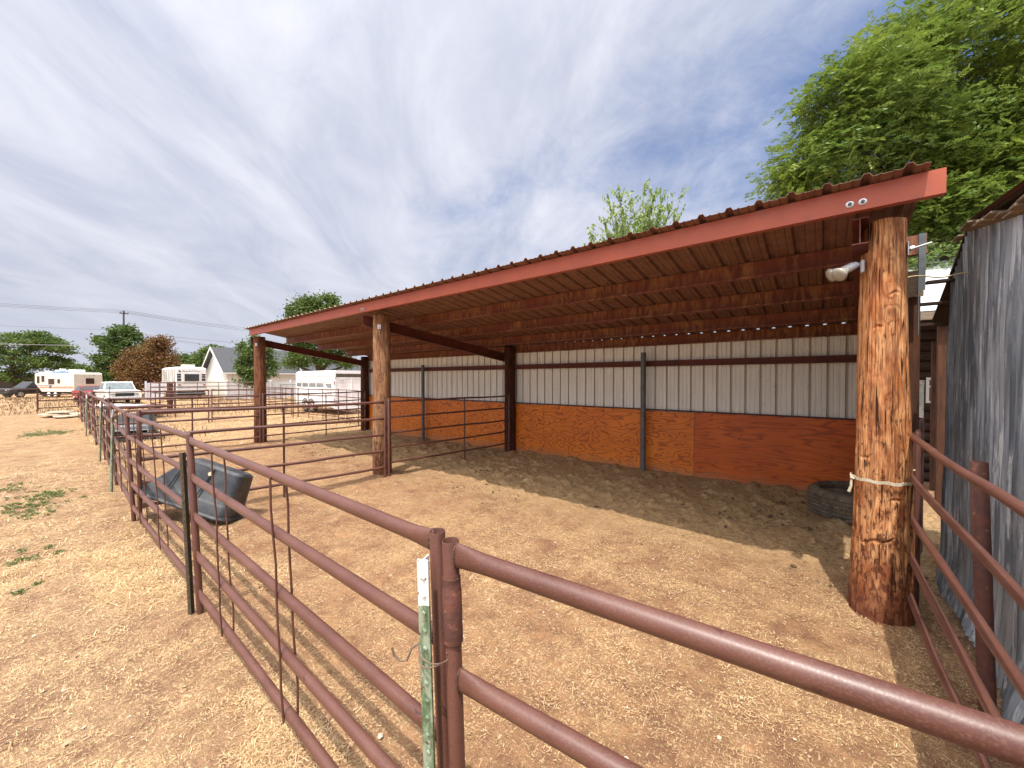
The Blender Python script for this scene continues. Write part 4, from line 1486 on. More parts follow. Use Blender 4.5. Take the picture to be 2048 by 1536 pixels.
def tractor_tyre():
    x, y = .40, 7.34
    z = gzf(x, y) - .03
    root = thing('tractor_tyre', 'big dusty tyre lying flat against the plywood as a feeder', 'tyre', (x, y, z))
    b = MB()
    Ro, Ri, H = .56, .42, .39
    prof = [(Ro - .055, 0.0), (Ro - .015, .03), (Ro, .07), (Ro, H - .07), (Ro - .015, H - .03), (Ro - .055, H), (Ri + .05, H + .005), (Ri + .01, H - .02), (Ri + .02, H - .06), (Ro - .05, H - .12), (Ro - .05, .12), (Ri + .02, .03), (Ri + .05, 0)]
    b.lathe(prof, None, 72, close=True)
    b.build('carcass', M['rubber'], root, smooth=True)
    t_ = MB()
    for row in range(6):
        z0 = .055 + row * .052
        pts = []
        N = 190
        for k in range(N + 1):
            a = 2 * math.pi * k / N
            pts.append(((Ro + .004) * math.cos(a), (Ro + .004) * math.sin(a), z0 + (.008 if (k // 1) % 2 else -.008)))
        t_.tube(pts, .0155, 5, False)
    t_.build('tread', M['rubber'], root)


tractor_tyre()

# ---------------------------------------------------------------- horse trailer
def wheel(b_t, b_r, T, r=.36, w=.22):
    """tyre into b_t and rim into b_r; axis along local Z of T"""
    b_t.lathe([(r * .62, -w / 2), (r * .92, -w / 2), (r, -w / 2 + .04), (r, w / 2 - .04), (r * .92, w / 2), (r * .62, w / 2)], T, 24)
    b_r.lathe([(r * .60, w / 2 - .005), (r * .58, w / 2 + .012), (r * .45, w / 2 + .006), (r * .2, w / 2 + .02), (.04, w / 2 + .03)], T, 18)


def horse_trailer():
    # nose towards -X ; local x forward = +x of empty rotated 180
    root = thing('horse_trailer', 'white horse trailer with dark slatted rear vent and twin wheels behind the shelter', 'horse trailer', (-20.3, 9.95, 0), R(180))
    # local: x from 0 (rear) to 5.0 (nose); y from 0 (near side, world 9.95) to -2.0 (world 11.95)
    Lc, W, z0, z1 = 5.0, 2.0, .42, 2.42
    body = MB()
    n = 8
    prof = [(0, z0), (0, z1 - .22)]
    for k in range(1, n + 1):
        a = R(180 - 90 * k / n)
        prof.append((.22 + .22 * math.cos(a), z1 - .22 + .22 * math.sin(a)))
    for k in range(n + 1):
        a = R(90 - 90 * k / n)
        prof.append((W - .22 + .22 * math.cos(a), z1 - .22 + .22 * math.sin(a)))
    prof.append((W, z0))
    T = Matrix(((0, 1, 0, 0), (-1, 0, 0, 0), (0, 0, 1, 0), (0, 0, 0, 1)))
    def ext(x0, x1, sc=1.0):
        m = len(prof)
        vs = []
        for x in (x0, x1):
            for (a, z) in prof:
                vs.append((x, -a, z if sc == 1 else z0 + (z - z0) * sc))
        fs = [tuple(range(m)), tuple(reversed(range(m, 2 * m)))] + [((i + 1) % m, i, i + m, (i + 1) % m + m) for i in range(m)]
        return vs, fs
    vs, fs = ext(0.0, 4.75); body.add(vs, fs)
    m = len(prof)
    # rounded nose
    for (xa, xb, ia, ib) in ((4.75, 4.92, 0, .06), (4.92, 5.0, .06, .2)):
        vs = []
        for x, ins in ((xa, ia), (xb, ib)):
            for (a, z) in prof:
                vs.append((x, -(W / 2 + (a - W / 2) * (1 - ins)), z0 + (z - z0) * (1 - ins * .6)))
        body.add(vs, [tuple(range(m)), tuple(reversed(range(m, 2 * m)))] + [((i + 1) % m, i, i + m, (i + 1) % m + m) for i in range(m)])
    body.build('body', M['trailer_white'], root, smooth=True)
    # side posts and rails
    b = MB()
    for x in (.14, 1.05, 2.0, 2.95, 3.85, 4.62):
        b.box((x - .03, .001, z0), (x + .03, .035, z1 - .24), bev=.004)
    for z in (z1 - .28, 1.82, 1.38, 1.02, z0 + .06):
        b.box((.02, .001, z - .018), (4.7, .022, z + .018))
    b.build('side_framing', M['trailer_white'], root)
    b = MB()
    for x0, x1 in ((1.09, 1.96), (2.04, 2.91), (2.99, 3.81), (3.89, 4.58)):
        b.box((x0, .003, 1.50), (x1, .008, 1.72))
    b.add([(.17, .009, 1.70), (.98, .009, 1.70), (.72, .009, 1.50), (.17, .009, 1.44)], [(0, 1, 2, 3)])
    b.build('side_opening', pm('shadowed_opening', (.12, .13, .13), (.30, .31, .31), 1.5, .6, lo=.3, hi=.7), root)
    # fender and wheels
    t_, r_ = MB(), MB()
    for x in (2.62, 3.42):
        wheel(t_, r_, Matrix.Translation((x, -.10, .37)) @ Matrix.Rotation(R(-90), 4, 'X'), .37, .24)
    o1 = t_.build('tyres', M['tyre'], root, smooth=True); r_.build('rims', M['chrome'], root, smooth=True)
    a_ = MB()
    for x in (2.62, 3.42):
        pts = [(x + .43 * math.cos(R(a)), .03, .40 + .43 * math.sin(R(a))) for a in range(-5, 190, 15)]
        for i in range(len(pts) - 1):
            p, q = pts[i], pts[i + 1]
            a_.add([p, q, (x + (q[0] - x) * .86, .03, .4 + (q[2] - .4) * .86), (x + (p[0] - x) * .86, .03, .4 + (p[2] - .4) * .86)], [(0, 1, 2, 3)])
    a_.build('wheel_arches', M['tyre'], root)
    # rear doors
    b = MB()
    b.box((-.03, -1.94, z0 + .05), (-.001, -.06, z0 + .11)); b.box((-.03, -1.94, 1.98), (-.001, -.06, 2.03)); b.box((-.03, -.11, z0), (-.001, -.05, 2.24)); b.box((-.03, -1.95, z0), (-.001, -1.89, 2.24))
    b.box((-.03, -1.03, z0 + .11), (-.001, -.97, 1.98)); b.box((-.025, -1.89, 1.24), (-.001, -.11, 1.29))
    b.box((-.05, -1.98, z0 - .10), (-.001, -.02, z0)); b.box((-.06, -.55, 1.02), (-.03, -.35, 1.05))
    b.build('rear_door', M['trailer_white'], root)
    b = MB(); b.box((-.006, -1.86, 2.04), (-.002, -.13, 2.24)); v = b.build('rear_vent', pm('dark_vent', (.07, .06, .04), (.10, .09, .06), 3, .6), root)
    b = MB()
    for y in (.3, .7, 1.1, 1.5): b.box((-.014, -.13 - y - .012, 2.04), (-.006, -.13 - y + .012, 2.24))
    b.build('slats', M['rust'], v)
    b = MB(); b.box((-.02, -.10, 1.65), (-.001, -.02, 1.83), bev=.005); b.box((-.02, -.10, .75), (-.001, -.02, .92), bev=.005); b.build('tail_light', M['red_lens'], root)
    b = MB(); b.box((-.035, -.62, 1.78), (-.031, -.28, 1.93)); b.box((-.05, -.48, 1.93), (-.031, -.40, 1.98)); p = b.build('number_plate', M['trailer_white'], root)
    b = MB()
    for k in range(6): b.box((-.037, -.32 - k * .045 - .022, 1.83), (-.0355, -.32 - k * .045, 1.88))
    b.build('plate_characters', M['stripe_blue'], p)
    b = MB(); b.box((.18, .036, 1.10), (.32, .038, 1.28)); b.box((.20, .036, 1.20), (.27, .04, 1.33)); b.box((.42, .036, 1.16), (.62, .038, 1.24)); b.build('side_emblem', pm('grey_decal', (.35, .35, .42), (.55, .55, .6), 20, .5), root)
    b = MB(); b.box((4.9, -1.05, .45), (5.9, -.95, .55)); b.tube([(5.8, -1, .5), (5.8, -1, 0)], .035, 10); b.build('hitch', M['chrome'], root)


horse_trailer()


# ---------------------------------------------------------------- house with grey roof
def gable_house(root_loc, x0, x1, y0, y1, ze, zr, root, over=.45):
    """ridge along Y; wall + roof parts"""
    xm = (x0 + x1) / 2
    b = MB()
    b.add([(x0, y0, 0), (x1, y0, 0), (x1, y0, ze), (xm, y0, zr - .12), (x0, y0, ze), (x0, y1, 0), (x1, y1, 0), (x1, y1, ze), (xm, y1, zr - .12), (x0, y1, ze)],
          [(0, 1, 2, 3, 4), (9, 8, 7, 6, 5), (1, 6, 7, 2), (5, 0, 4, 9)])
    w = b.build('wall', M['siding'], root, world=True)
    sl = (zr - ze) / (x1 - xm)
    b = MB()
    for s in (-1, 1):
        xe = xm + s * ((x1 - xm) + over)
        zz = zr - sl * abs(xe - xm)
        ya, yb = y0 - over, y1 + over
        vs = [(xm, ya, zr), (xe, ya, zz), (xe, yb, zz), (xm, yb, zr)]
        vs2 = [(p[0], p[1], p[2] - .16) for p in vs]
        b.add(vs + vs2, [(0, 1, 2, 3), (7, 6, 5, 4), (0, 4, 5, 1), (1, 5, 6, 2), (2, 6, 7, 3)])
    r_ = b.build('roof', M['shingle'], root, world=True)
    b = MB()
    for s in (-1, 1):
        xe = xm + s * ((x1 - xm) + over)
        zz = zr - sl * abs(xe - xm)
        for yy in (y0 - over - .05, y1 + over):
            vs = [(xm, yy, zr + .01), (xe, yy, zz + .01), (xe, yy, zz - .22), (xm, yy, zr - .22)]
            vs += [(p[0], yy + .05, p[2]) for p in vs]
            b.add(vs, [(0, 1, 2, 3), (7, 6, 5, 4), (0, 4, 5, 1), (1, 5, 6, 2), (2, 6, 7, 3), (3, 7, 4, 0)])
        b.box((min(xe, xe + s * .10), y0 - over, zz - .20), (max(xe, xe + s * .10), y1 + over, zz - .06))
    b.build('fascia_trim', M['white_trim'], root, world=True)
    return w, r_


def house():
    root = thing('white_house', 'white lap sided house with charcoal gable roof behind the bushy tree', 'house', (-50, 15, 0))
    gable_house(root.location, -54.2, -46.6, 12.0, 18.6, 2.95, 5.35, root)
    b = MB()
    b.box((-46.60, 12.4, .3), (-46.54, 12.55, 2.75)); b.build('downpipe', M['white_trim'], root, world=True)
    b = MB(); b.box((-46.59, 12.9, .1), (-46.54, 15.3, 2.35)); b.build('garage_door', M['rv_cream'], root, world=True)
    # right hand wing, set back a little
    gable_house(root.location, -53.5, -47.3, 19.1, 27.5, 2.85, 4.9, root)
    for y in (20.3,):
        b = MB(); b.box((-47.30, y - .1, .85), (-47.24, y + 1.3, 2.3)); f = b.build('window', M['white_trim'], root, world=True)
        b = MB(); b.box((-47.24, y, .95), (-47.22, y + .56, 2.2)); b.box((-47.24, y + .64, .95), (-47.22, y + 1.2, 2.2)); o = b.build('pane', M['glass'], f); o.location = -root.location
    b = MB(); b.box((-50.6, 22.0, 4.6), (-50.1, 22.5, 5.4)); b.build('chimney', M['far_building'], root, world=True)


house()


def far_house():
    root = thing('distant_house', 'pale house with grey roof seen past the top of the horse trailer', 'house', (-44, 36, 0))
    gable_house(root.location, -48, -40, 32, 44, 3.0, 5.1, root)
    root = thing('white_gable_building', 'tall white sided building glimpsed between the far roof end and the back wall', 'building', (-30, 24, 0))
    gable_house(root.location, -33, -27.5, 23.3, 30, 4.0, 5.6, root, .2)


far_house()


def vinyl_fence():
    root = thing('vinyl_fence', 'white vinyl privacy fence with square posts in front of the white house', 'fence', (-44, 10, 0))
    b = MB()
    for k in range(8):
        y0 = 11.2 + k * 1.85
        b.box((-43.53, y0 + .07, .06), (-43.48, y0 + 1.78, 1.66))
    b.build('panels', M['vinyl'], root, world=True)
    for k in range(9):
        y0 = 11.2 + k * 1.85
        b = MB(); b.box((-43.56, y0 - .065, 0), (-43.43, y0 + .065, 1.78), bev=.01); b.lathe([(.09, 1.78), (.085, 1.80), (.01, 1.86)], Matrix.Translation((-43.495, y0, 0)), 4)
        b.build('post', M['vinyl'], root, world=True)
    # loose stretch left of the motorhome
    root = thing('vinyl_fence', 'short run of white vinyl fence between the brown bush and the white motorhome', 'fence', (-47, 5, 0))
    for (y0, y1) in ((4.1, 5.2), (6.1, 7.2)):
        b = MB(); b.box((-47.02, y0, .06), (-46.97, y1, 1.6)); b.build('panel', M['vinyl'], root, world=True)
    for y0 in (4.1, 5.2, 6.1, 7.2):
        b = MB(); b.box((-47.06, y0 - .065, 0), (-46.93, y0 + .065, 1.75)); b.build('post', M['vinyl'], root, world=True)
    # chain link fence in front of the house wing
    root = thing('chain_link_fence', 'low grey chain link fence behind the horse trailer', 'fence', (-40, 20, 0))
    b = MB()
    for k in range(8):
        b.tube([(-40, 14.5 + k * 1.6, 0), (-40, 14.5 + k * 1.6, 1.42)], .03, 8)
    b.tube([(-40, 14.5, 1.4), (-40, 25.7, 1.4)], .025, 8)
    b.build('frame', M['galv_pipe'], root, world=True)
    b = MB()
    for k in range(60):
        y = 14.5 + k * .19
        b.tube([(-40, y, .05), (-40, y + .6, 1.38)], .004, 3, False); b.tube([(-40, y + .6, .05), (-40, y, 1.38)], .004, 3, False)
    b.build('mesh', M['galv_pipe'], root, world=True)


vinyl_fence()


# ---------------------------------------------------------------- motorhomes and vehicles
def motorhome_white():
    x1 = -46.9
    y0, y1 = 8.1, 10.45
    root = thing('motorhome', 'white motorhome seen from behind with a dark rear window', 'motorhome', (x1, 9.2, 0))
    b = MB(); b.box((x1 - 6.2, y0, .75), (x1, y1, 3.02), bev=.09)
    b.build('body', [M['rv_white']], root, world=True)
    b = MB(); b.box((x1 - 6.0, y0 - .012, .9), (x1 - .12, y0 - .002, 2.9)); b.build('side_wall', M['rv_stained'], root, world=True)
    b = MB(); b.box((x1 - 6.0, y0 + .15, 3.02), (x1 - .3, y1 - .15, 3.10), bev=.03); b.build('roof_cap', M['rv_white'], root, world=True)
    b = MB(); b.box((x1 - 1.7, 8.8, 3.10), (x1 - .9, 9.75, 3.34), bev=.05); b.box((x1 - .895, 9.3, 3.14), (x1 - .88, 9.6, 3.28)); b.build('roof_air_conditioner', M['rv_cream'], root, world=True)
    b = MB(); b.box((x1 + .001, 8.66, 1.66), (x1 + .03, 9.95, 2.52)); w = b.build('rear_window', M['white_trim'], root, world=True)
    b = MB(); b.box((x1 + .031, 8.76, 1.74), (x1 + .036, 9.85, 2.42)); o = b.build('pane', M['glass'], w); o.location = -root.location
    for (ya, yb) in ((8.22, 8.50), (10.06, 10.34)):
        for (za, zb) in ((1.76, 2.0), (2.06, 2.24), (2.28, 2.44)):
            b = MB(); b.box((x1 + .001, ya, za), (x1 + .015, yb, zb)); b.build('side_pane', M['glass'], root, world=True)
    b = MB()
    for y in (8.30, 10.16): b.box((x1 + .001, y, 1.34), (x1 + .03, y + .17, 1.44))
    b.build('tail_light', M['red_lens'], root, world=True)
    b = MB(); b.box((x1 + .001, 8.15, 1.12), (x1 + .02, 10.4, 1.19)); b.box((x1 + .001, 8.15, 1.50), (x1 + .012, 10.4, 1.53))
    b.build('rear_trim', M['galv_pipe'], root, world=True)
    # emblem and worn lettering along the top
    b = MB(); b.lathe([(.09, 0), (.085, .01)], Matrix.Translation((x1 + .001, 8.42, 2.68)) @ Matrix.Rotation(R(90), 4, 'Y'), 18)
    rnd = random.Random(4); y = 8.62
    while y < 9.95:
        w_ = rnd.uniform(.04, .085); h_ = rnd.uniform(.045, .07) if y > 8.7 else .1
        b.box((x1 + .001, y, 2.64), (x1 + .006, y + w_, 2.64 + h_)); y += w_ + rnd.uniform(.018, .03)
    for y in (9.1, 9.3, 9.5): b.box((x1 + .001, y, 2.78), (x1 + .006, y + .07, 2.82))
    b.build('rear_lettering', M['galv_pipe'], root, world=True)
    b = MB(); b.box((x1 - 5.8, y0 + .15, .35), (x1 - .05, y1 - .15, .75)); b.box((x1 - .0, y0 + .1, .48), (x1 + .12, y1 - .1, .66), bev=.02); b.build('chassis', M['tyre'], root, world=True)
    t_, r_ = MB(), MB()
    for x in (x1 - 1.9, x1 - 5.0):
        for y, sg in ((y0 + .2, -90), (y1 - .2, 90)):
            wheel(t_, r_, Matrix.Translation((x, y, .40)) @ Matrix.Rotation(R(-sg), 4, 'X'), .40, .25)
    t_.build('tyres', M['tyre'], root, smooth=True, world=True); r_.build('rims', M['chrome'], root, smooth=True, world=True)
    b = MB(); b.tube([(x1 + .08, 8.1, .6), (x1 + .08, 10.4, .6)], .05, 8); b.build('bumper', M['chrome'], root, world=True)


motorhome_white()


def travel_trailer():
    p = Vector((-60.6, 2.4, 0))
    ang = math.atan2(-.5, -.866)       # local +x = long axis, away from us
    root = thing('travel_trailer', 'old cream travel trailer with orange stripe and blue tarp scrap on its roof', 'travel trailer', p, ang)
    # local: x 0..6.4 along length, y from 0 (near long side) to -2.4 across the rear
    Lc, W = 5.1, 2.45
    b = MB()
    prof = [(0.0, .62), (-.02, 1.2), (.0, 2.45), (.10, 2.60), (Lc - .15, 2.60), (Lc, 2.42), (Lc, 1.5), (Lc - .55, .95), (Lc - .9, .62)]
    b.prism(prof, (-W, 0.0)); b.build('body', M['rv_cream'], root)
    b = MB(); b.box((.1, -W + .1, 2.60), (Lc - .3, -.1, 2.66), bev=.02)
    b.build('roof', M['rv_white'], root)
    b = MB()
    for k in range(13):
        z = .85 + k * .135
        b.box((-.012, -W + .04, z), (-.001, -.04, z + .022))
    b.build('rear_siding_ribs', M['galv_pipe'], root) if False else None
    b2 = MB(); b2.box((.05, .001, 1.02), (Lc - .3, .010, 1.10)); b2.box((.05, .001, 1.18), (Lc - .6, .010, 1.21)); b2.box((-.012, -W + .02, 1.08), (-.022 + .02, -.02, 1.20)); b2.build('stripe', M['stripe'], root)
    b2 = MB(); b2.box((3.3, .001, 1.26), (Lc - .1, .010, 1.31)); b2.box((2.9, .011, 1.0), (3.2, .015, 1.3)); b2.build('blue_stripe', M['stripe_blue'], root)
    for (x0, x1, z0, z1) in ((4.45, 4.8, 1.5, 2.25), (3.8, 4.2, 1.65, 2.3), (2.5, 3.3, 1.38, 1.98), (1.75, 2.1, 1.48, 1.94)):
        b2 = MB(); b2.box((x0 - .04, .001, z0 - .04), (x1 + .04, .02, z1 + .04)); w = b2.build('window', M['rv_cream'], root)
        b2 = MB(); b2.box((x0, .021, z0), (x1, .026, z1)); b2.build('pane', M['glass_brown'], w)
    b2 = MB(); b2.box((-.035, -1.72, 1.42), (-.021, -.98, 2.02), bev=.006); w = b2.build('rear_window', M['trim'], root)
    b2 = MB(); b2.box((-.042, -1.65, 1.48), (-.036, -1.05, 1.96)); b2.build('pane', M['glass_brown'], w)
    b2 = MB()
    for y in (.12, .9, 1.25, 1.6, 2.3): b2.box((-.03, -y - .05, 2.42), (-.01, -y, 2.45))
    b2.build('marker_light', M['stripe'], root)
    b2 = MB(); b2.box((.9, -1.6, 2.66), (1.9, -.7, 2.95), bev=.06); b2.box((2.8, -1.4, 2.66), (3.5, -.6, 2.92), bev=.05); b2.box((3.9, -1.5, 2.66), (4.7, -.5, 2.80), bev=.03); b2.box((2.9, -1.2, 2.92), (3.2, -.8, 3.06), bev=.02)
    b2.build('roof_vent', M['rv_white'], root)
    b2 = MB()
    rnd = random.Random(8)
    vs = []
    for i in range(9):
        for j in range(4):
            vs.append((.8 + i * .28, -.02 - j * .16, 2.70 + rnd.uniform(0, .10) - (.08 if j == 0 else 0)))
    b2.add(vs, [(i * 4 + j, i * 4 + j + 1, i * 4 + j + 5, i * 4 + j + 4) for i in range(8) for j in range(3)])
    o = b2.build('tarp_scrap', M['tarp'], None)
    o.location = root.location; o.rotation_euler = root.rotation_euler
    tag(o, 'torn blue tarp lying on the roof of the cream travel trailer', 'tarp')
    t_, r_ = MB(), MB()
    for x in (2.5, 3.35):
        wheel(t_, r_, Matrix.Translation((x, -.16, .36)) @ Matrix.Rotation(R(-90), 4, 'X'), .36, .24)
    t_.build('tyres', M['tyre'], root, smooth=True); r_.build('rims', M['trailer_white'], root, smooth=True)
    b2 = MB(); b2.box((.1, -W + .2, .45), (Lc - .9, -.15, .62)); b2.build('chassis', M['tyre'], root)


travel_trailer()


def car(name, label, cat, loc, rotz, prof, green, W, paint, glass, wheels, r=.34, mats=None, wind=True, extra=None):
    """prof: side outline (x,z) local forward = +x. green: greenhouse outline (x,z)."""
    root = thing(name, label, cat, loc, rotz)
    b = MB(); b.prism(prof, (-W / 2, W / 2))
    o = b.build('body', paint, root)
    bv = o.modifiers.new('bevel', 'BEVEL'); bv.width = .05; bv.segments = 2; bv.limit_method = 'ANGLE'
    # cabin: tapered
    zb = min(z for x, z in green); zt = max(z for x, z in green)
    b = MB()
    n = len(green)
    vs = []
    for sgn in (-1, 1):
        for x, z in green:
            s = (z - zb) / (zt - zb)
            vs.append((x, sgn * (W / 2 - .04 - .16 * s), z))
    b.add(vs, [tuple(range(n)), tuple(reversed(range(n, 2 * n)))] + [((i + 1) % n, i, i + n, (i + 1) % n + n) for i in range(n)])
    o = b.build('cabin', paint, root)
    bv = o.modifiers.new('bevel', 'BEVEL'); bv.width = .04; bv.segments = 2; bv.limit_method = 'ANGLE'
    # side glass, windscreen, rear glass as proud panes
    xs = [x for x, z in green]
    ws = max(green, key=lambda p: p[0] if p[1] == zb else -99)      # front base
    wt = max([p for p in green if p[1] > zb + .8 * (zt - zb)], key=lambda p: p[0])
    rs = min([p for p in green if p[1] == zb], key=lambda p: p[0])
    rt = min([p for p in green if p[1] > zb + .8 * (zt - zb)], key=lambda p: p[0])
    def q(P, Q, w0, w1, off):
        d = Vector((Q[0] - P[0], 0, Q[1] - P[1])); nrm = Vector((d.z, 0, -d.x)).normalized() * off
        a = Vector((P[0], 0, P[1])) + d * .10 + nrm; c = Vector((P[0], 0, P[1])) + d * .86 + nrm
        b_ = MB(); b_.add([(a.x, -w0, a.z), (a.x, w0, a.z), (c.x, w1, c.z), (c.x, -w1, c.z)], [(0, 1, 2, 3)]); return b_
    q(ws, wt, W / 2 - .13, W / 2 - .26, .012).build('windscreen', glass, root)
    q(rs, rt, W / 2 - .13, W / 2 - .26, -.012).build('rear_window', glass, root)
    for sgn in (-1, 1):
        b = MB()
        s0, s1 = .14, .84
        yA = sgn * (W / 2 - .04 - .16 * s0 + .006); yB = sgn * (W / 2 - .04 - .16 * s1 + .006)
        za = zb + (zt - zb) * s0; zc = zb + (zt - zb) * s1
        xa = rs[0] + (rt[0] - rs[0]) * s0 + .12; xb = ws[0] + (wt[0] - ws[0]) * s0 - .12
        xc = rs[0] + (rt[0] - rs[0]) * s1 + .12; xd = ws[0] + (wt[0] - ws[0]) * s1 - .10
        b.add([(xa, yA, za), (xb, yA, za), (xd, yB, zc), (xc, yB, zc)], [(0, 1, 2, 3)])
        b.build('side_window', glass, root)
    for x in wheels:
        for sgn in (-1, 1):
            t_, r_ = MB(), MB()
            wheel(t_, r_, Matrix.Translation((x, sgn * (W / 2 - .10), r)) @ Matrix.Rotation(R(-90 * sgn), 4, 'X'), r, .22)
            w = t_.build('wheel', M['tyre'], root, smooth=True)
            r_.build('rim', M['chrome'], w, smooth=True)
    xf = max(x for x, z in prof)
    b = MB()
    for sgn in (-1, 1):
        b = MB(); b.box((xf - .02, sgn * (W / 2 - .32) - .11, .72), (xf + .015, sgn * (W / 2 - .32) + .11, .86), bev=.01); b.build('headlight', M['lamp_glass'], root)
    b = MB(); b.box((xf - .02, -W / 2 + .02, .42), (xf + .10, W / 2 - .02, .56), bev=.03); b.build('bumper', M['chrome'] if paint is M['pickup_white'] else M['tyre'], root)
    b = MB(); b.box((xf + .001, -W / 2 + .45, .64), (xf + .012, W / 2 - .45, .88)); b.build('grille', M['tyre'], root)
    return root


suv_prof = [(-2.35, .35), (-2.38, .95), (2.05, .98), (2.32, .80), (2.35, .35)]
suv_green = [(-2.30, .95), (-2.2, 1.62), (-.6, 1.72), (.45, 1.66), (1.15, .95)]
car('suv', 'dark sport utility vehicle parked at far left below the tree', 'suv', (-67.0, -.3, 0), math.atan2(-.86, .50), suv_prof, suv_green, 1.85, M['suv'], M['glass'], (-1.45, 1.45), .38)
pk_prof = [(-2.6, .45), (-2.6, 1.05), (-.75, 1.05), (1.2, 1.10), (2.5, 1.02), (2.58, .45)]
pk_green = [(-.75, 1.05), (-.6, 1.72), (.55, 1.74), (1.12, 1.08)]
pk = [(x, 1.05 if abs(z - 1.08) < .001 else z) for x, z in pk_green]
car('pickup_truck', 'old white pickup truck facing us behind the red pens', 'pickup truck', (-44.2, 4.05, 0), R(4), pk_prof, pk, 1.95, M['pickup_white'], M['glass_light'], (-1.6, 1.7), .37)
sd_prof = [(-2.2, .35), (-2.25, .95), (-1.5, 1.0), (1.0, .98), (2.15, .82), (2.2, .35)]
sd_green = [(-1.5, .95), (-.95, 1.38), (.2, 1.40), (.95, .95)]
car('red_car', 'red car parked between the white pickup and the cream travel trailer', 'car', (-48.3, 2.95, 0), R(6), sd_prof, sd_green, 1.75, M['car_red'], M['glass'], (-1.35, 1.35), .32)


def flatbed():
    root = thing('utility_trailer', 'low flatbed trailer with pale boards standing in the weeds beyond the pens', 'trailer', (-27.3, 2.9, 0), R(20))
    b = MB(); b.box((-1.6, -.8, .52), (1.6, .8, .62)); b.build('deck', M['rust'], root)
    b = MB(); b.box((-1.3, -.85, .63), (.9, -.35, .66)); b.box((-1.4, -.2, .63), (1.1, .25, .66)); b.build('board', M['trailer_white'], root)
    t_, r_ = MB(), MB()
    for sgn in (-1, 1): wheel(t_, r_, Matrix.Translation((.2, sgn * .95, .33)) @ Matrix.Rotation(R(-90 * sgn), 4, 'X'), .33, .2)
    t_.build('tyres', M['tyre'], root, smooth=True); r_.build('rims', M['chrome'], root, smooth=True)
    b = MB(); b.tube([(1.6, 0, .5), (2.8, 0, .45)], .05, 8); b.build('drawbar', M['rust'], root)


flatbed()


# ---------------------------------------------------------------- low gate, wires, stones at far left
def far_left():
    root = thing('low_gate', 'low brown pipe gate section standing alone at the far left', 'gate', (-38.4, 0.0, 0))
    for y in (0.0, 1.75):
        b = MB(); b.tube([(-38.4 - y * .5, y, 0), (-38.4 - y * .5, y, 1.0)], .045, 10); b.build('post', M['rust'], root, world=True)
    for z in (.10, .58, .96):
        b = MB(); b.tube([(-38.4, 0, z), (-39.27, 1.75, z)], .035, 10); b.build('rail', M['rust'], root, world=True)
    # strand wire fence
    root = thing('wire_fence', 'thin strand wire fence crossing in front of the parked vehicles at left', 'fence', (-37, -6, 0))
    for k in range(5):
        b = MB(); x, y = -36.5, -9 + k * 3.0; b.tube([(x, y, 0), (x, y, 1.45)], .022, 6); b.build('post', M['rust'], root, world=True)
    for z in (.62, 1.0, 1.38):
        b = MB(); b.tube([(-36.5, -9, z), (-36.5, 3.0, z - .03)], .010, 4); b.build('wire', M['wire'], root, world=True)
    # flat stones
    rnd = random.Random(2)
    spots = [(-30.6, .55, .55, .09, .10), (-30.4, .75, .45, .08, .22), (-29.8, .9, .5, .07, .04), (-31.4, 1.0, .7, .06, .03)]
    names = ['lower flat sandstone slab of the little stack at far left', 'topmost flat sandstone slab of the little stack at far left', 'flat sandstone slab lying right in front of the little stack at far left', 'wide flat sandstone slab lying behind the little stack at far left']
    for i, (x, y, r_, h, z) in enumerate(spots):
        b = MB(); n = 9
        vs = []
        for zz, q in ((0, .92), (h * .3, 1.0), (h, .93)):
            for k in range(n):
                a = 2 * math.pi * k / n
                rr = r_ * q * (1 + .22 * math.sin(k * 2.3 + i * 4))
                vs.append((rr * math.cos(a) * 1.2, rr * math.sin(a), zz + .01 * math.sin(k * 3 + i)))
        fs = [tuple(reversed(range(n))), tuple(range(2 * n, 3 * n))]
        for j in (0, 1):
            for k in range(n): fs.append((j * n + k, j * n + (k + 1) % n, (j + 1) * n + (k + 1) % n, (j + 1) * n + k))
        b.add(vs, fs)
        o = b.build('stone_slab', M['stone'], None); o.location = (x, y, z); tag(o, names[i], 'stone')


far_left()


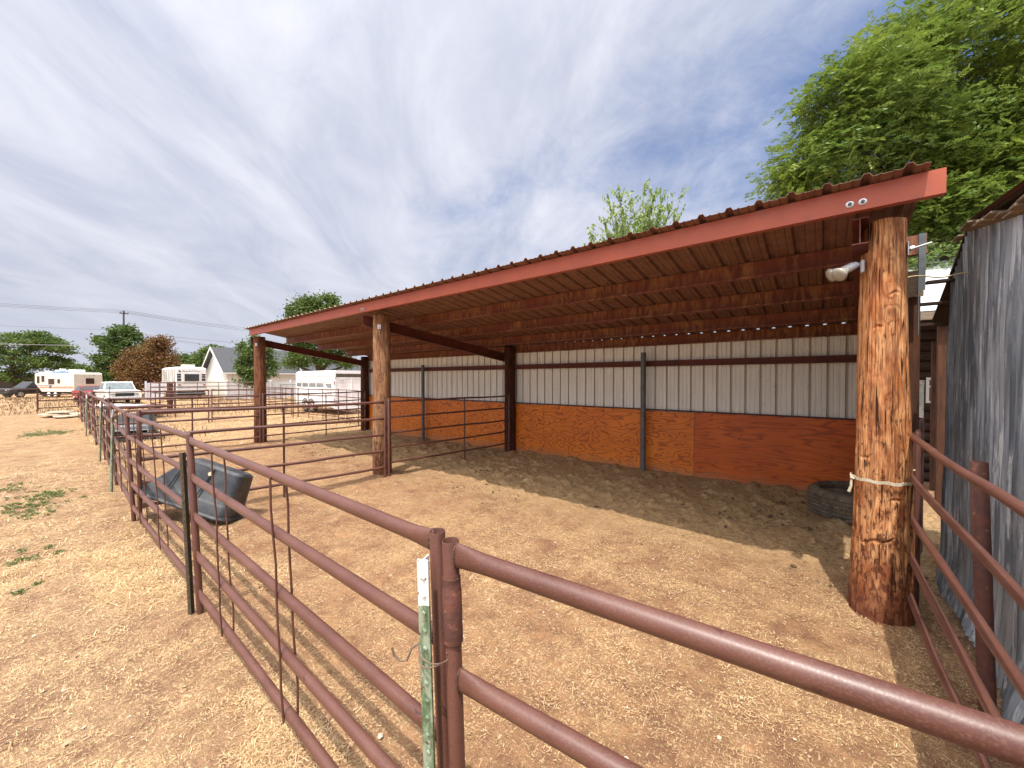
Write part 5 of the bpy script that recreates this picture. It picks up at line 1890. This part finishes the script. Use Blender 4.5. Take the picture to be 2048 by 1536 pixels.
# ---------------------------------------------------------------- utility pole and lines
def lines():
    D = 62
    px, py, _ = at(249, D)
    zt = hz(622, D)
    root = thing('utility_pole', 'tall utility pole rising out of the green tree', 'utility pole', (px, py, 0))
    b = MB(); b.tube([(px, py, 0), (px, py, zt)], [.16, .11], 10); b.build('pole', M['pole_wood'], root, world=True)
    b = MB(); b.box((px - .06, py - .5, zt - .5), (px + .06, py + .55, zt - .38)); b.build('cross_arm', M['pole_wood'], root, world=True)
    for k, dy in enumerate((-.35, 0.12, .5)):
        b = MB(); b.lathe([(.05, 0), (.07, .05), (.04, .14), (.05, .2)], Matrix.Translation((px, py + dy, zt - .38)), 8); b.build('insulator', M['galv_pipe'], root, world=True)
    def wire(P, Q, sag, r, mat, label, grp):
        P = Vector(P); Q = Vector(Q)
        pts = []
        for k in range(25):
            s = k / 24
            p = P.lerp(Q, s); p.z -= sag * 4 * s * (1 - s); pts.append(p)
        b = MB(); b.tube(pts, r, 5); o = b.build('power_line', mat, None); tag(o, label, 'power line', grp)
    G = 'power lines across the left sky'
    for k, (ya, yb, yc, nm) in enumerate(((606, 621, 657, 'topmost'), (609, 623.5, 660, 'middle'), (612, 626, 663, 'lowest'))):
        P = at(-120, 50); Q = at(249, D); S = at(560, 84)
        wire((P[0], P[1], hz(ya - 8, 50)), (Q[0], Q[1], hz(yb, D)), .12, .020, M['black_wire'], f'{nm} of the three close power lines left of the utility pole', G)
        wire((Q[0], Q[1], hz(yb, D)), (S[0], S[1], hz(yc + 7, 84)), .2, .024, M['black_wire'], f'{nm} of the three close power lines right of the utility pole', G)
    P = at(-80, 44); Q = at(262, 60); wire((P[0], P[1], hz(686, 44)), (Q[0], Q[1], hz(692.5, 60)), .05, .028, M['light_wire'], 'pale thick cable crossing in front of the left tree crown', G)
    P = at(-80, 50); Q = at(262, 62); wire((P[0], P[1], hz(648, 50)), (Q[0], Q[1], hz(661, 62)), .05, .014, M['black_wire'], 'single thin line just above the left tree crown', G)
    P = at(249, 62); Q = at(540, 84); wire((P[0], P[1], hz(664, 62)), (Q[0], Q[1], hz(692, 84)), .05, .022, M['black_wire'], 'upper single line between the green tree and the white house', G)
    P = at(249, 62); Q = at(540, 84); wire((P[0], P[1], hz(668, 62)), (Q[0], Q[1], hz(705, 84)), .05, .022, M['black_wire'], 'middle single line between the green tree and the white house', G)
    P = at(300, 60); Q = at(470, 84); wire((P[0], P[1], hz(697, 60)), (Q[0], Q[1], hz(712, 84)), .05, .022, M['black_wire'], 'lowest single line between the green tree and the white house', G)


lines()


def far_buildings():
    p = at(178, 120)
    root = thing('long_low_building', 'long low grey building on the horizon left of the green tree', 'building', (p[0], p[1], 0))
    b = MB(); b.box((-4, -9, 0), (4, 12, 2.6)); b.build('wall', M['far_building'], root)
    b = MB(); b.add([(-4.6, -9.6, 2.6), (4.6, -9.6, 2.6), (4.6, 12.6, 2.6), (-4.6, 12.6, 2.6), (0, -9.6, 4.6), (0, 12.6, 4.6)], [(0, 1, 4), (1, 2, 5, 4), (2, 3, 5), (3, 0, 4, 5), (0, 3, 2, 1)]); b.build('roof', M['far_roof'], root)
    p = at(60, 72)
    root = thing('open_carport', 'pale carport behind the dark parked vehicle under the left tree', 'carport', (p[0], p[1], 0), R(0))
    b = MB(); b.box((-3, -7, 2.35), (3, 9, 2.55)); b.build('roof', M['trim'], root)
    b = MB(); b.box((-3, -7, .1), (-2.9, 9, 2.3)); b.build('rear_wall', M['far_building'], root)
    for y in (-6.5, -2, 2.5, 7): 
        b = MB(); b.box((2.7, y, 0), (2.85, y + .15, 2.34)); b.build('post', M['trim'], root)


far_buildings()


# ---------------------------------------------------------------- foliage
def leaves_from(rng, P, N, size, aspect=.5, fold=0.0, tone=None):
    """one diamond shaped quad per position P with axis N (unit) ; random roll"""
    n = len(P)
    d = N / (np.linalg.norm(N, axis=1, keepdims=True) + 1e-9)
    r = rng.normal(size=(n, 3))
    s = np.cross(d, r); s /= np.linalg.norm(s, axis=1, keepdims=True) + 1e-9
    sz = size * rng.uniform(.7, 1.3, (n, 1))
    a = P - d * sz * .5; c = P + d * sz * .5
    b = P + s * sz * aspect * .5 - d * sz * .08; e = P - s * sz * aspect * .5 - d * sz * .08
    V = np.stack([a, b, c, e], 1).reshape(-1, 3)
    Fc = np.arange(4 * n).reshape(n, 4)
    T = np.repeat(tone if tone is not None else rng.rand(n), 4)
    return V, Fc, T


def limb(b, p0, p1, r0, r1, rng, bend=.12, seg=7, n=7):
    p0 = np.array(p0, float); p1 = np.array(p1, float)
    L = np.linalg.norm(p1 - p0)
    off = rng.normal(size=3) * L * bend
    pts = []
    for k in range(n):
        s = k / (n - 1)
        p = p0 + (p1 - p0) * s + off * math.sin(math.pi * s) + np.array([0, 0, L * .06 * math.sin(math.pi * s)])
        pts.append(tuple(p))
    b.tube(pts, [r0 + (r1 - r0) * k / (n - 1) for k in range(n)], seg)
    return pts


def tree(name, label, cat, base, fork_z, blobs, n_clump, per, leaf, clump_r, matn, trunk_r=.2, seed=1, aspect=.5, spray=0, group=None, flat=0.6, bark='bark', ntwig=30, droop=0.0, leaners=None):
    """blobs: list of (centre rel to base, radii, weight)"""
    rng = np.random.RandomState(seed)
    root = thing(name, label, cat, (base[0], base[1], 0), 0, group)
    # clump centres
    W = np.array([bl[2] for bl in blobs], float); W /= W.sum()
    cs = []
    for i in rng.choice(len(blobs), n_clump, p=W):
        c, r, _ = blobs[i]
        d = rng.normal(size=3); d /= np.linalg.norm(d)
        rad = rng.uniform(.35, 1.0) ** .45
        p = np.array(c) + d * np.array(r) * rad
        cs.append((p, d, i))
    C = np.array([c[0] for c in cs]); Dr = np.array([c[1] for c in cs])
    ctone = rng.rand(n_clump)
    idx = np.repeat(np.arange(n_clump), per)
    n = len(idx)
    off = rng.normal(size=(n, 3)) * clump_r * np.array([1, 1, flat])
    P = C[idx] + off
    N = rng.normal(size=(n, 3)) * .7 + Dr[idx] * .8 + np.array([0, 0, -droop])
    tone = np.clip(ctone[idx] * .7 + rng.rand(n) * .3, 0, 1)
    if spray:
        # each position becomes a spray: a rachis with leaflets on both sides
        d = N / np.linalg.norm(N, axis=1, keepdims=True)
        d[:, 2] *= .6; d /= np.linalg.norm(d, axis=1, keepdims=True)
        up = np.tile([0, 0, 1.0], (n, 1)) + rng.normal(size=(n, 3)) * .35
        s = np.cross(d, up); s /= np.linalg.norm(s, axis=1, keepdims=True)
        LL = leaf * spray * .42 * rng.uniform(.7, 1.2, (n, 1))
        Ps, Ns, Ts = [], [], []
        for k in range(spray):
            t_ = (k + .5) / spray
            bendz = np.zeros((n, 3)); bendz[:, 2] = -(t_ ** 2) * LL[:, 0] * .25
            for sg in (-1, 1):
                ax = s * sg + d * .45
                Ps.append(P + d * LL * t_ + bendz + ax * leaf * .42); Ns.append(ax); Ts.append(tone)
        P = np.concatenate(Ps); N = np.concatenate(Ns); tone = np.concatenate(Ts)
        d = N / np.linalg.norm(N, axis=1, keepdims=True)
        nn = len(P)
        u = np.tile([0, 0, 1.0], (nn, 1)) + rng.normal(size=(nn, 3)) * .5
        sd_ = np.cross(d, u); sd_ /= np.linalg.norm(sd_, axis=1, keepdims=True)
        sz = leaf * rng.uniform(.8, 1.2, (nn, 1))
        V = np.stack([P - d * sz * .5, P + sd_ * sz * aspect * .5, P + d * sz * .5, P - sd_ * sz * aspect * .5], 1).reshape(-1, 3)
        Fc = np.arange(4 * nn).reshape(nn, 4); T = np.repeat(tone, 4)
    else:
        V, Fc, T = leaves_from(rng, P, N, leaf, aspect, tone=tone)
    np_mesh('crown', V, Fc, M[matn], root, attr=T)
    # trunk and limbs
    b = MB()
    fork = np.array([0, 0, fork_z]) + (np.array([0, 0, 0]))
    b.tube([(0, 0, -.2), (.02, .01, fork_z * .35), (-.03, .02, fork_z * .7), tuple(fork)], [trunk_r * 1.25, trunk_r, trunk_r * .92, trunk_r * .8], 14)
    heads = []
    for c, r, w in blobs:
        e = np.array(c) + np.array([0, 0, -.25 * r[2]])
        limb(b, fork, e, trunk_r * .5, trunk_r * .14, rng, .08)
        heads.append(e)
    for k in rng.choice(n_clump, min(ntwig, n_clump), replace=False):
        h = heads[cs[k][2]]
        limb(b, h, C[k], trunk_r * .12, trunk_r * .03, rng, .10, 5, 5)
    b.build('trunk', M[bark], root, smooth='all')
    return root


# big locust behind the shed at the right
bx, by, _ = at(1905, 8.6)
B = lambda px, py, D: tuple(np.array(at(px, D, hz(py, D))) - np.array([bx, by, 0]))
tree('locust_tree', 'big leafy locust tree towering over the sheds at the right', 'tree', (bx, by), 3.1,
     [(B(1720, 215, 8.2), (1.15, 1.15, .85), 1.2), (B(1860, 130, 8.8), (1.5, 1.5, 1.0), 1.8), (B(1990, 120, 8.4), (1.6, 1.6, 1.25), 2.0), (B(1640, 330, 8.4), (.85, .85, .62), .75),
      (B(1760, 330, 8.9), (1.25, 1.25, .8), 1.3), (B(1900, 300, 8.6), (1.5, 1.5, .9), 1.7), (B(2060, 300, 8.6), (1.5, 1.5, 1.1), 1.6), (B(1590, 375, 8.4), (.45, .45, .38), .3), (B(1660, 225, 8.4), (.55, .55, .42), .3),
      (B(1780, 95, 8.8), (.7, .7, .38), .3), (B(1900, 455, 9.6), (1.0, 1.0, .5), .6), (B(2030, 440, 9.6), (1.1, 1.1, .6), .6), (B(2110, 180, 9.5), (1.9, 1.9, 1.6), 1.2), (B(1960, 390, 9.0), (1.2, 1.2, .7), 1.0), (B(2040, 350, 8.0), (1.0, 1.0, .8), .9), (B(1890, 425, 8.2), (.75, .75, .42), .7), (B(1960, 470, 8.6), (.8, .8, .4), .6)],
     1080, 26, .080, .22, 'leaf_locust', .15, 11, .38, 6, None, .55, 'bark', 150, .15)
# lower green regrowth right behind the sheds
sx, sy, _ = at(1930, 7.2)
B = lambda px, py, D: tuple(np.array(at(px, D, hz(py, D))) - np.array([sx, sy, 0]))
tree('locust_sapling', 'bright green locust regrowth between the near post and the corrugated shed roof', 'tree', (at(1960, 8.2)[0], at(1960, 8.2)[1]), 2.6,
     [(tuple(np.array(at(1905, 7.9, hz(520, 7.9))) - np.array([*at(1960, 8.2)[:2], 0])), (.75, .6, .40), 1), (tuple(np.array(at(1850, 8.1, hz(560, 8.1))) - np.array([*at(1960, 8.2)[:2], 0])), (.5, .5, .35), .6),
      (tuple(np.array(at(1975, 8.3, hz(470, 8.3))) - np.array([*at(1960, 8.2)[:2], 0])), (.6, .6, .4), .7)],
     60, 22, .06, .16, 'leaf_elm', .07, 12, .42, 6, None, .6, 'bark', 30, .1)


def sapling():
    """upright shoots with leaves in two rows, showing above the roof"""
    D = 12.0
    c = at(1262, D)
    root = thing('elm_sapling', 'thin bright green sapling poking up above the middle of the roof', 'tree', (c[0], c[1], 0))
    rng = np.random.RandomState(4)
    b = MB()
    tips = [(1215, 392), (1236, 372), (1288, 367), (1326, 384), (1366, 372), (1364, 420), (1180, 462), (1206, 436), (1250, 400), (1305, 405), (1340, 445), (1200, 480), (1355, 470), (1270, 425), (1232, 430), (1300, 440), (1322, 420), (1222, 470), (1290, 470), (1255, 470), (1345, 400), (1310, 380), (1225, 405), (1262, 385), (1280, 410), (1240, 450), (1310, 460), (1270, 450), (1210, 455), (1330, 470), (1295, 420), (1316, 435)]
    P, N, T = [], [], []
    o = np.array([c[0], c[1], 0])
    for (px, py) in tips:
        dd = D + rng.uniform(-.7, .7)
        tip = np.array(at(px, dd, hz(py, dd))) - o
        bs = np.array([rng.uniform(-.12, .12), rng.uniform(-.12, .12), 4.2 + rng.uniform(-.5, .9)])
        bs[:2] += tip[:2] * .25
        mid = (bs + tip) / 2 + np.array([0, 0, -.05]) + rng.normal(size=3) * .05
        pts = [bs, (bs * .5 + mid * .5), mid, (mid + tip) / 2 + np.array([0, 0, .02]), tip]
        b.tube([(0, 0, 3.0)] + [tuple(p) for p in pts], [.02, .014, .011, .009, .006, .003], 5)
        d = (tip - mid); d /= np.linalg.norm(d)
        side = np.cross(d, [0, 0, 1]); side /= np.linalg.norm(side)
        n = 44
        for k in range(n):
            s = k / (n - 1)
            q = mid * (1 - s) + tip * s if s > .0 else mid
            q = (1 - s) * (bs * .35 + mid * .65) + s * tip
            sg = 1 if k % 2 else -1
            ax = side * sg * .8 + d * .35 + np.array([0, 0, -.75]) + rng.normal(size=3) * .25
            P.append(q + ax * .04); N.append(ax); T.append(rng.uniform(.2, .95))
        # sub twigs
        for _ in range(12):
            s = rng.uniform(-.2, .85)
            q = (1 - s) * mid + s * tip
            dr = d + rng.normal(size=3) * .55; dr /= np.linalg.norm(dr)
            for k in range(9):
                pp = q + dr * .05 * k
                ax = np.cross(dr, [0, 0, 1]) * (1 if k % 2 else -1) + np.array([0, 0, -.7]) + rng.normal(size=3) * .25
                P.append(pp + ax * .03); N.append(ax); T.append(rng.uniform(.2, .95))
    b.tube([(0, 0, -.1), (0, 0, 3.05)], [.06, .035], 10)
    V, Fc, TT = leaves_from(rng, np.array(P), np.array(N), .15, .42, tone=np.array(T))
    np_mesh('crown', V, Fc, M['leaf_elm'], root, attr=TT)
    b.build('trunk', M['twig'], root, smooth='all')


sapling()


def far_tree(name, label, px, D, fork, spec, ncl, per, leaf, cr, matn, tr, seed, aspect=.6, flat=.6, group='trees in the distance'):
    base = at(px, D)
    o = np.array([base[0], base[1], 0])
    bl = []
    for (x, y, rx, rz_, w) in spec:
        dd = D
        p = np.array(at(x, dd, hz(y, dd))) - o
        k = dd / 769.0
        u = (x - 1024) / 769.0
        wx = rx * k / math.sqrt(1 + u * u)
        bl.append((tuple(p), (wx, wx, rz_ * k), w))
    tree(name, label, 'tree', base, fork, bl, ncl, per, leaf, cr, matn, tr, seed, aspect, 0, group, flat, 'bark', 40)


far_tree('locust_tree', 'wide spreading green tree at the far left edge', 30, 55, 2.6,
         [(20, 690, 60, 26, 2), (70, 680, 40, 18, 1.2), (105, 690, 35, 14, 1), (130, 700, 22, 9, .5), (60, 720, 60, 20, 1.6), (0, 730, 60, 28, 1.5), (100, 725, 40, 12, .8), (-60, 690, 60, 32, 1.4), (30, 752, 50, 12, .8), (110, 745, 35, 6, .35)],
         330, 46, .44, .50, 'leaf_mid', .35, 21, .35, .28)
far_tree('ash_tree', 'tall dark green tree with the utility pole behind it', 240, 48, 2.2,
         [(250, 665, 26, 14, 1), (225, 690, 28, 16, 1), (275, 690, 30, 16, 1.1), (300, 705, 22, 14, .8), (245, 710, 40, 22, 1.6), (215, 725, 26, 16, 1), (205, 745, 22, 14, .7), (240, 752, 40, 22, 1.2), (290, 730, 26, 18, .8), (200, 717, 16, 5, .3), (205, 680, 12, 5, .2)],
         230, 54, .36, .38, 'leaf_dark', .3, 22, .5, .5)
far_tree('dry_bush', 'rust brown half dead bushy tree beside the dark green tree', 292, 41, 1.0,
         [(315, 700, 26, 18, 1), (275, 715, 28, 18, 1), (300, 735, 40, 24, 1.6), (335, 722, 18, 18, .7), (258, 740, 24, 22, 1), (330, 752, 25, 20, .9), (285, 765, 40, 16, 1), (322, 684, 16, 8, .4)],
         420, 44, .20, .34, 'leaf_brown', .16, 23, .6, .7)
far_tree('round_tree', 'bushy bright green tree in front of the white house', 512, 36, 1.6,
         [(500, 712, 18, 16, 1), (515, 695, 18, 14, .8), (535, 712, 14, 16, .7), (492, 735, 18, 18, 1), (520, 740, 24, 20, 1.2), (542, 738, 14, 16, .7), (505, 758, 26, 10, .8), (485, 700, 8, 10, .25), (508, 680, 7, 8, .2)],
         120, 72, .22, .24, 'leaf_mid', .2, 24, .5, .8)
far_tree('maple_tree', 'large green tree rising above the left end of the roof', 640, 34, 2.4,
         [(600, 625, 22, 16, .9), (625, 612, 18, 14, .8), (655, 612, 26, 18, 1.1), (675, 630, 20, 20, .8), (610, 655, 35, 22, 1.2), (650, 655, 35, 24, 1.3), (620, 690, 38, 20, 1.4), (665, 695, 38, 18, 1.3), (640, 715, 60, 14, 1.4), (590, 725, 24, 12, .7), (700, 722, 22, 10, .6), (690, 690, 26, 20, .8), (600, 605, 8, 10, .25), (660, 600, 9, 8, .3), (580, 640, 9, 12, .3)],
         300, 66, .24, .27, 'leaf_mid', .3, 25, .5, .8)
for (nm, lab, px, D, spec, sd_) in (('background_tree', 'low round green tree between the brown bush and the white motorhome', 385, 70, [(375, 722, 26, 10, 1), (395, 728, 24, 12, 1), (360, 730, 20, 14, 1)], 31),
                                    ('background_tree', 'green tree directly left of the white house gable', 425, 66, [(415, 715, 24, 12, 1), (428, 706, 16, 10, 1), (405, 728, 24, 12, 1)], 32),
                                    ('background_tree', 'pale green low tree on the horizon between the left tree and the ash', 145, 90, [(140, 735, 22, 7, 1), (160, 740, 16, 6, 1)], 33)):
    far_tree(nm, lab, px, D, 1.0, spec, 70, 36, .5, .6, 'leaf_mid', .2, sd_)
# ---------------------------------------------------------------- distant belt of trees along the horizon
def small_bits():
    b = MB()
    cx, cy = at(1722, 2.28)[:2]
    z = gzf(cx, cy) + .012
    b.tube([(cx - .05, cy + .02, z), (cx - .02, cy + .03, z + .012), (cx + .01, cy + .0, z + .004), (cx + .03, cy - .04, z + .01), (cx + .015, cy - .06, z)], .006, 6)
    b.box((cx - .01, cy - .05, z - .003), (cx + .02, cy + .0, z + .004))
    o = b.build('webbing_scrap', M['tyre'], None); tag(o, 'torn scrap of black webbing lying on the dirt below the gate rail', 'scrap')
    b = MB()
    V = []
    for i in range(13):
        for j in range(9):
            V.append((-39 + j * .9 + .3 * math.sin(i), 14.2 + i * .85, .03 + .02 * math.sin(i * 3 + j * 5)))
    b.add(V, [(i * 9 + j, i * 9 + j + 1, i * 9 + j + 10, i * 9 + j + 9) for i in range(12) for j in range(8)])
    o = b.build('lawn', pm('mown_green_lawn', (.10, .16, .05), (.18, .22, .08), 6, .9, .4, 60), None); tag(o, kind='structure')


small_bits()


def treeline():
    rng = np.random.RandomState(9)
    P = []
    for a in np.linspace(62, 175, 380):
        rr = rng.uniform(170, 240)
        h = 3.2 + 4.2 * float(fbm(a * .22, 1.0, 1.0, 3, 4)) 
        n = 55
        w = rng.normal(size=(n, 3)) * np.array([3.2, 3.2, 0])
        z = rng.uniform(0, 1, n) ** .8 * h * (1 - .25 * rng.rand(n))
        q = np.stack([rr * math.cos(R(a)) + w[:, 0], rr * math.sin(R(a)) + w[:, 1], z], 1)
        P.append(q)
    P = np.concatenate(P)
    V, Fc, T = leaves_from(rng, P, rng.normal(size=P.shape), 1.7, .7)
    o = np_mesh('distant_treeline', V, Fc, M['leaf_dark'], None, attr=T)
    tag(o, 'low dark belt of far trees along the horizon', 'trees', kind='stuff')


treeline()


# ---------------------------------------------------------------- scattered ground cover
def scatter():
    rng = np.random.RandomState(77)

    def strands(n, xr, yr, lmin, lmax, w, tilt, dens, keep=None):
        x = rng.uniform(*xr, n); y = rng.uniform(*yr, n)
        D = -0.629 * x + 0.777 * y
        lat = 0.777 * x + 0.629 * y
        ok = (D > .25) & (np.abs(lat) < 1.42 * D + .3)
        pr = np.clip((fbm(x, y, 2.2, 5, 31, .62) - .42) * 4.5, .06, 1) * dens
        ok &= rng.rand(n) < pr
        if keep is not None: ok &= keep(x, y)
        x, y = x[ok], y[ok]; m = len(x)
        z = gz(x, y)
        a = rng.uniform(0, 2 * math.pi, m)
        L = rng.uniform(lmin, lmax, m) * (.6 + .8 * rng.rand(m))
        el = np.abs(rng.normal(0, tilt, m))
        d = np.stack([np.cos(a) * np.cos(el), np.sin(a) * np.cos(el), np.sin(el)], 1)
        s = np.stack([-np.sin(a), np.cos(a), np.zeros(m)], 1)
        p = np.stack([x, y, z + .004 + rng.rand(m) * .004], 1)
        bend = rng.normal(size=(m, 1)) * .22
        W = (w * (.6 + .8 * rng.rand(m)))[:, None]
        p1 = p + d * (L * .5)[:, None] + s * bend * L[:, None] * .5
        p2 = p + d * L[:, None]; p2[:, 2] -= np.sin(el) * L * .25
        V = np.stack([p - s * W, p + s * W, p1 - s * W, p1 + s * W, p2 - s * W * .3, p2 + s * W * .3], 1).reshape(-1, 3)
        k = np.arange(m)[:, None] * 6
        F_ = np.concatenate([k + np.array([[0, 1, 3, 2]]), k + np.array([[2, 3, 5, 4]])])
        T = np.repeat(np.clip(rng.rand(m) * .9 + .05, 0, 1), 6)
        return V, F_, T

    # straw in the pen and outside the fence
    parts = [strands(190000, (-4.5, 1.3), (.6, 5.0), .006, .022, .0009, .25, .8),
             strands(110000, (-8, 1.2), (2.5, 7.9), .015, .04, .0014, .2, .75),
             strands(170000, (-6.5, -.2), (-.6, 1.0), .010, .040, .0011, .40, .85),
             strands(60000, (-14, -4), (-1.4, 1.6), .03, .075, .0022, .30, .9),
             strands(500, (-4, 1.2), (1.0, 5), .07, .18, .0012, .05, 1.0),
             strands(40000, (-24, -13.4), (1.0, 8.3), .06, .16, .004, .5, .8)]
    o = 0; Vs, Fs, Ts = [], [], []
    for V, F_, T in parts:
        Vs.append(V); Fs.append(F_ + o); Ts.append(T); o += len(V)
    ob = np_mesh('straw_litter', np.concatenate(Vs), np.concatenate(Fs), M['straw'], None, attr=np.concatenate(Ts))
    tag(ob, 'loose dry straw strewn over the dirt', 'straw', kind='stuff')

    # pebbles: small faceted stones
    n = 9000
    x = rng.uniform(-13, 1.3, n); y = rng.uniform(-.9, 7.9, n)
    D = -0.629 * x + 0.777 * y; lat = 0.777 * x + 0.629 * y
    ok = (D > .4) & (np.abs(lat) < 1.42 * D + .3)
    x, y = x[ok], y[ok]; m = len(x)
    r = .0022 + .0085 * rng.rand(m) ** 4 + (rng.rand(m) < .02) * .014 * rng.rand(m)
    r *= 1 + .06 * np.hypot(x, y)
    z = gz(x, y)
    oct_ = np.array([[1, 0, 0], [0, 1, 0], [-1, 0, 0], [0, -1, 0], [.1, .1, .55], [.7, .7, .2], [-.7, .75, .25], [-.75, -.65, .2], [.7, -.7, .3]])
    a = rng.uniform(0, 6.28, m)
    ca, sa = np.cos(a), np.sin(a)
    st = rng.uniform(.6, 1.4, (m, 1))
    px = oct_[None, :, 0] * r[:, None] * st; py = oct_[None, :, 1] * r[:, None]
    pz = oct_[None, :, 2] * r[:, None] * 1.1
    V = np.stack([x[:, None] + px * ca[:, None] - py * sa[:, None], y[:, None] + px * sa[:, None] + py * ca[:, None], z[:, None] + pz + .001], -1)
    V = (V + rng.normal(size=V.shape) * r[:, None, None] * .10).reshape(-1, 3)
    k = np.arange(m)[:, None] * 9
    tri = np.array([[0, 5, 4], [5, 1, 4], [1, 6, 4], [6, 2, 4], [2, 7, 4], [7, 3, 4], [3, 8, 4], [8, 0, 4]])
    F_ = (k[:, None, :] * 1 + tri[None]).reshape(-1, 3)
    T = np.repeat(rng.rand(m) ** 1.3, 9)
    ob = np_mesh('gravel', V, F_, M['pebble'], None, attr=T)
    tag(ob, 'small pale stones and wood chips scattered in the dirt', 'gravel', kind='stuff')

    # dung crumbs and clods under the roof
    n = 5200
    x = rng.uniform(-13.5, .9, n); y = 4.3 + 3.6 * rng.rand(n) ** .7
    ok = (rng.rand(n) < np.clip((fbm(x, y, 1.1, 3, 44) - .38) * 4, .04, 1))
    x, y = x[ok], y[ok]; m = len(x)
    r = .007 + .026 * rng.rand(m) ** 4
    z = gz(x, y); a = rng.uniform(0, 6.28, m); ca, sa = np.cos(a), np.sin(a); st = rng.uniform(.7, 1.5, (m, 1))
    px = oct_[None, :, 0] * r[:, None] * st; py = oct_[None, :, 1] * r[:, None]; pz = oct_[None, :, 2] * r[:, None] * 1.3
    V = np.stack([x[:, None] + px * ca[:, None] - py * sa[:, None], y[:, None] + px * sa[:, None] + py * ca[:, None], z[:, None] + pz + .003], -1)
    V = (V + rng.normal(size=V.shape) * r[:, None, None] * .16).reshape(-1, 3)
    k = np.arange(m)[:, None] * 9
    F_ = (k[:, None, :] + tri[None]).reshape(-1, 3)
    ob = np_mesh('dung_crumbs', V, F_, M['clod'], None)
    tag(ob, 'dark dried dung crumbs trampled into the dirt under the roof', 'dung', kind='stuff')

    # green weeds outside the fence
    P, N, T = [], [], []
    def weed(cx, cy, rx, ry, n, size):
        for _ in range(n):
            x = cx + rng.normal() * rx * .5; y = cy + rng.normal() * ry * .5
            z = gzf(x, y)
            tn = rng.rand() * .7
            for k in range(14):
                a = rng.uniform(0, 6.28); el = rng.uniform(.05, .9)
                ax = np.array([math.cos(a), math.sin(a), el])
                P.append(np.array([x, y, z + .01]) + ax * size * rng.uniform(.3, 1.2)); N.append(ax + rng.normal(size=3) * .3); T.append(tn + .3 * rng.rand())
    for (px, py, rx, ry, n) in ((70, 1005, .7, .35, 60), (110, 990, .5, .25, 34), (35, 1020, .4, .3, 30), (20, 980, .5, .3, 28), (60, 1030, .4, .2, 22)):
        dd = CAM_Z * 769 / (py - 758); p = at(px, dd); weed(p[0], p[1], rx, ry, n, .026)
    for (px, py) in ((45, 1105), (85, 1100), (30, 1125), (110, 1108), (62, 1118), (15, 1135), (165, 995), (70, 1170), (30, 1190)):
        dd = CAM_Z * 769 / (py - 758); p = at(px, dd); weed(p[0], p[1], .05, .05, 3, .028)
    for (px, py, rx, ry, n) in ((90, 868, 1.1, .5, 90), (120, 866, .8, .3, 60), (60, 872, .8, .4, 50), (60, 812, 3, 1.5, 60)):
        dd = CAM_Z * 769 / (py - 758); p = at(px, dd); weed(p[0], p[1], rx, ry, n, .05)
    V, F_, T2 = leaves_from(rng, np.array(P), np.array(N), .034, .35, tone=np.array(T))
    ob = np_mesh('low_weeds', V, F_, M['weed'], None, attr=T2)
    tag(ob, 'patches of low green weeds outside the fence', 'weeds', kind='stuff')

    # tall dry weeds in the far pens and beyond
    P, N, T = [], [], []
    n = 15000
    x = rng.uniform(-62, -13.9, n); y = rng.uniform(-3, 12, n)
    dn = fbm(x, y, .35, 3, 51)
    inpen = (y > 1.1) & (y < 8.4) & (x > -27)
    ok = (rng.rand(n) < np.where(inpen, np.clip((dn - .50) * 5, 0, .5), np.clip((dn - .42) * 5, .05, 1))) & ~((y < 1.2) & (x > -33))
    x, y = x[ok], y[ok]
    m = len(x)
    h = rng.uniform(.08, .32, m) * np.where(x < -27, .85, 1)
    a = rng.uniform(0, 6.28, m)
    p0 = np.stack([x, y, gz(x, y)], 1)
    lean = np.stack([np.cos(a) * .3, np.sin(a) * .3, np.ones(m)], 1)
    P = np.concatenate([p0 + lean * (h * .5)[:, None], p0 + lean * (h * .8)[:, None], p0 + lean * (h * .9)[:, None]])
    N = np.concatenate([lean, lean + rng.normal(size=(m, 3)) * .5, rng.normal(size=(m, 3))])
    d = N / np.linalg.norm(N, axis=1, keepdims=True)
    s = np.cross(d, rng.normal(size=d.shape)); s /= np.linalg.norm(s, axis=1, keepdims=True)
    ll = np.concatenate([h, h * .5, h * .35])[:, None]; w = .012 + .0006 * np.abs(P[:, :1])
    V = np.stack([P - d * ll * .5, P + s * w * .6, P + d * ll * .5, P - s * w * .6], 1).reshape(-1, 3)
    F_ = np.arange(len(V)).reshape(-1, 4)
    ob = np_mesh('dry_weeds', V, F_, M['dry_stem'], None, attr=np.repeat(rng.rand(len(P)), 4))
    tag(ob, 'tall dry tan weeds standing in the far pens and field', 'weeds', kind='stuff')


scatter()
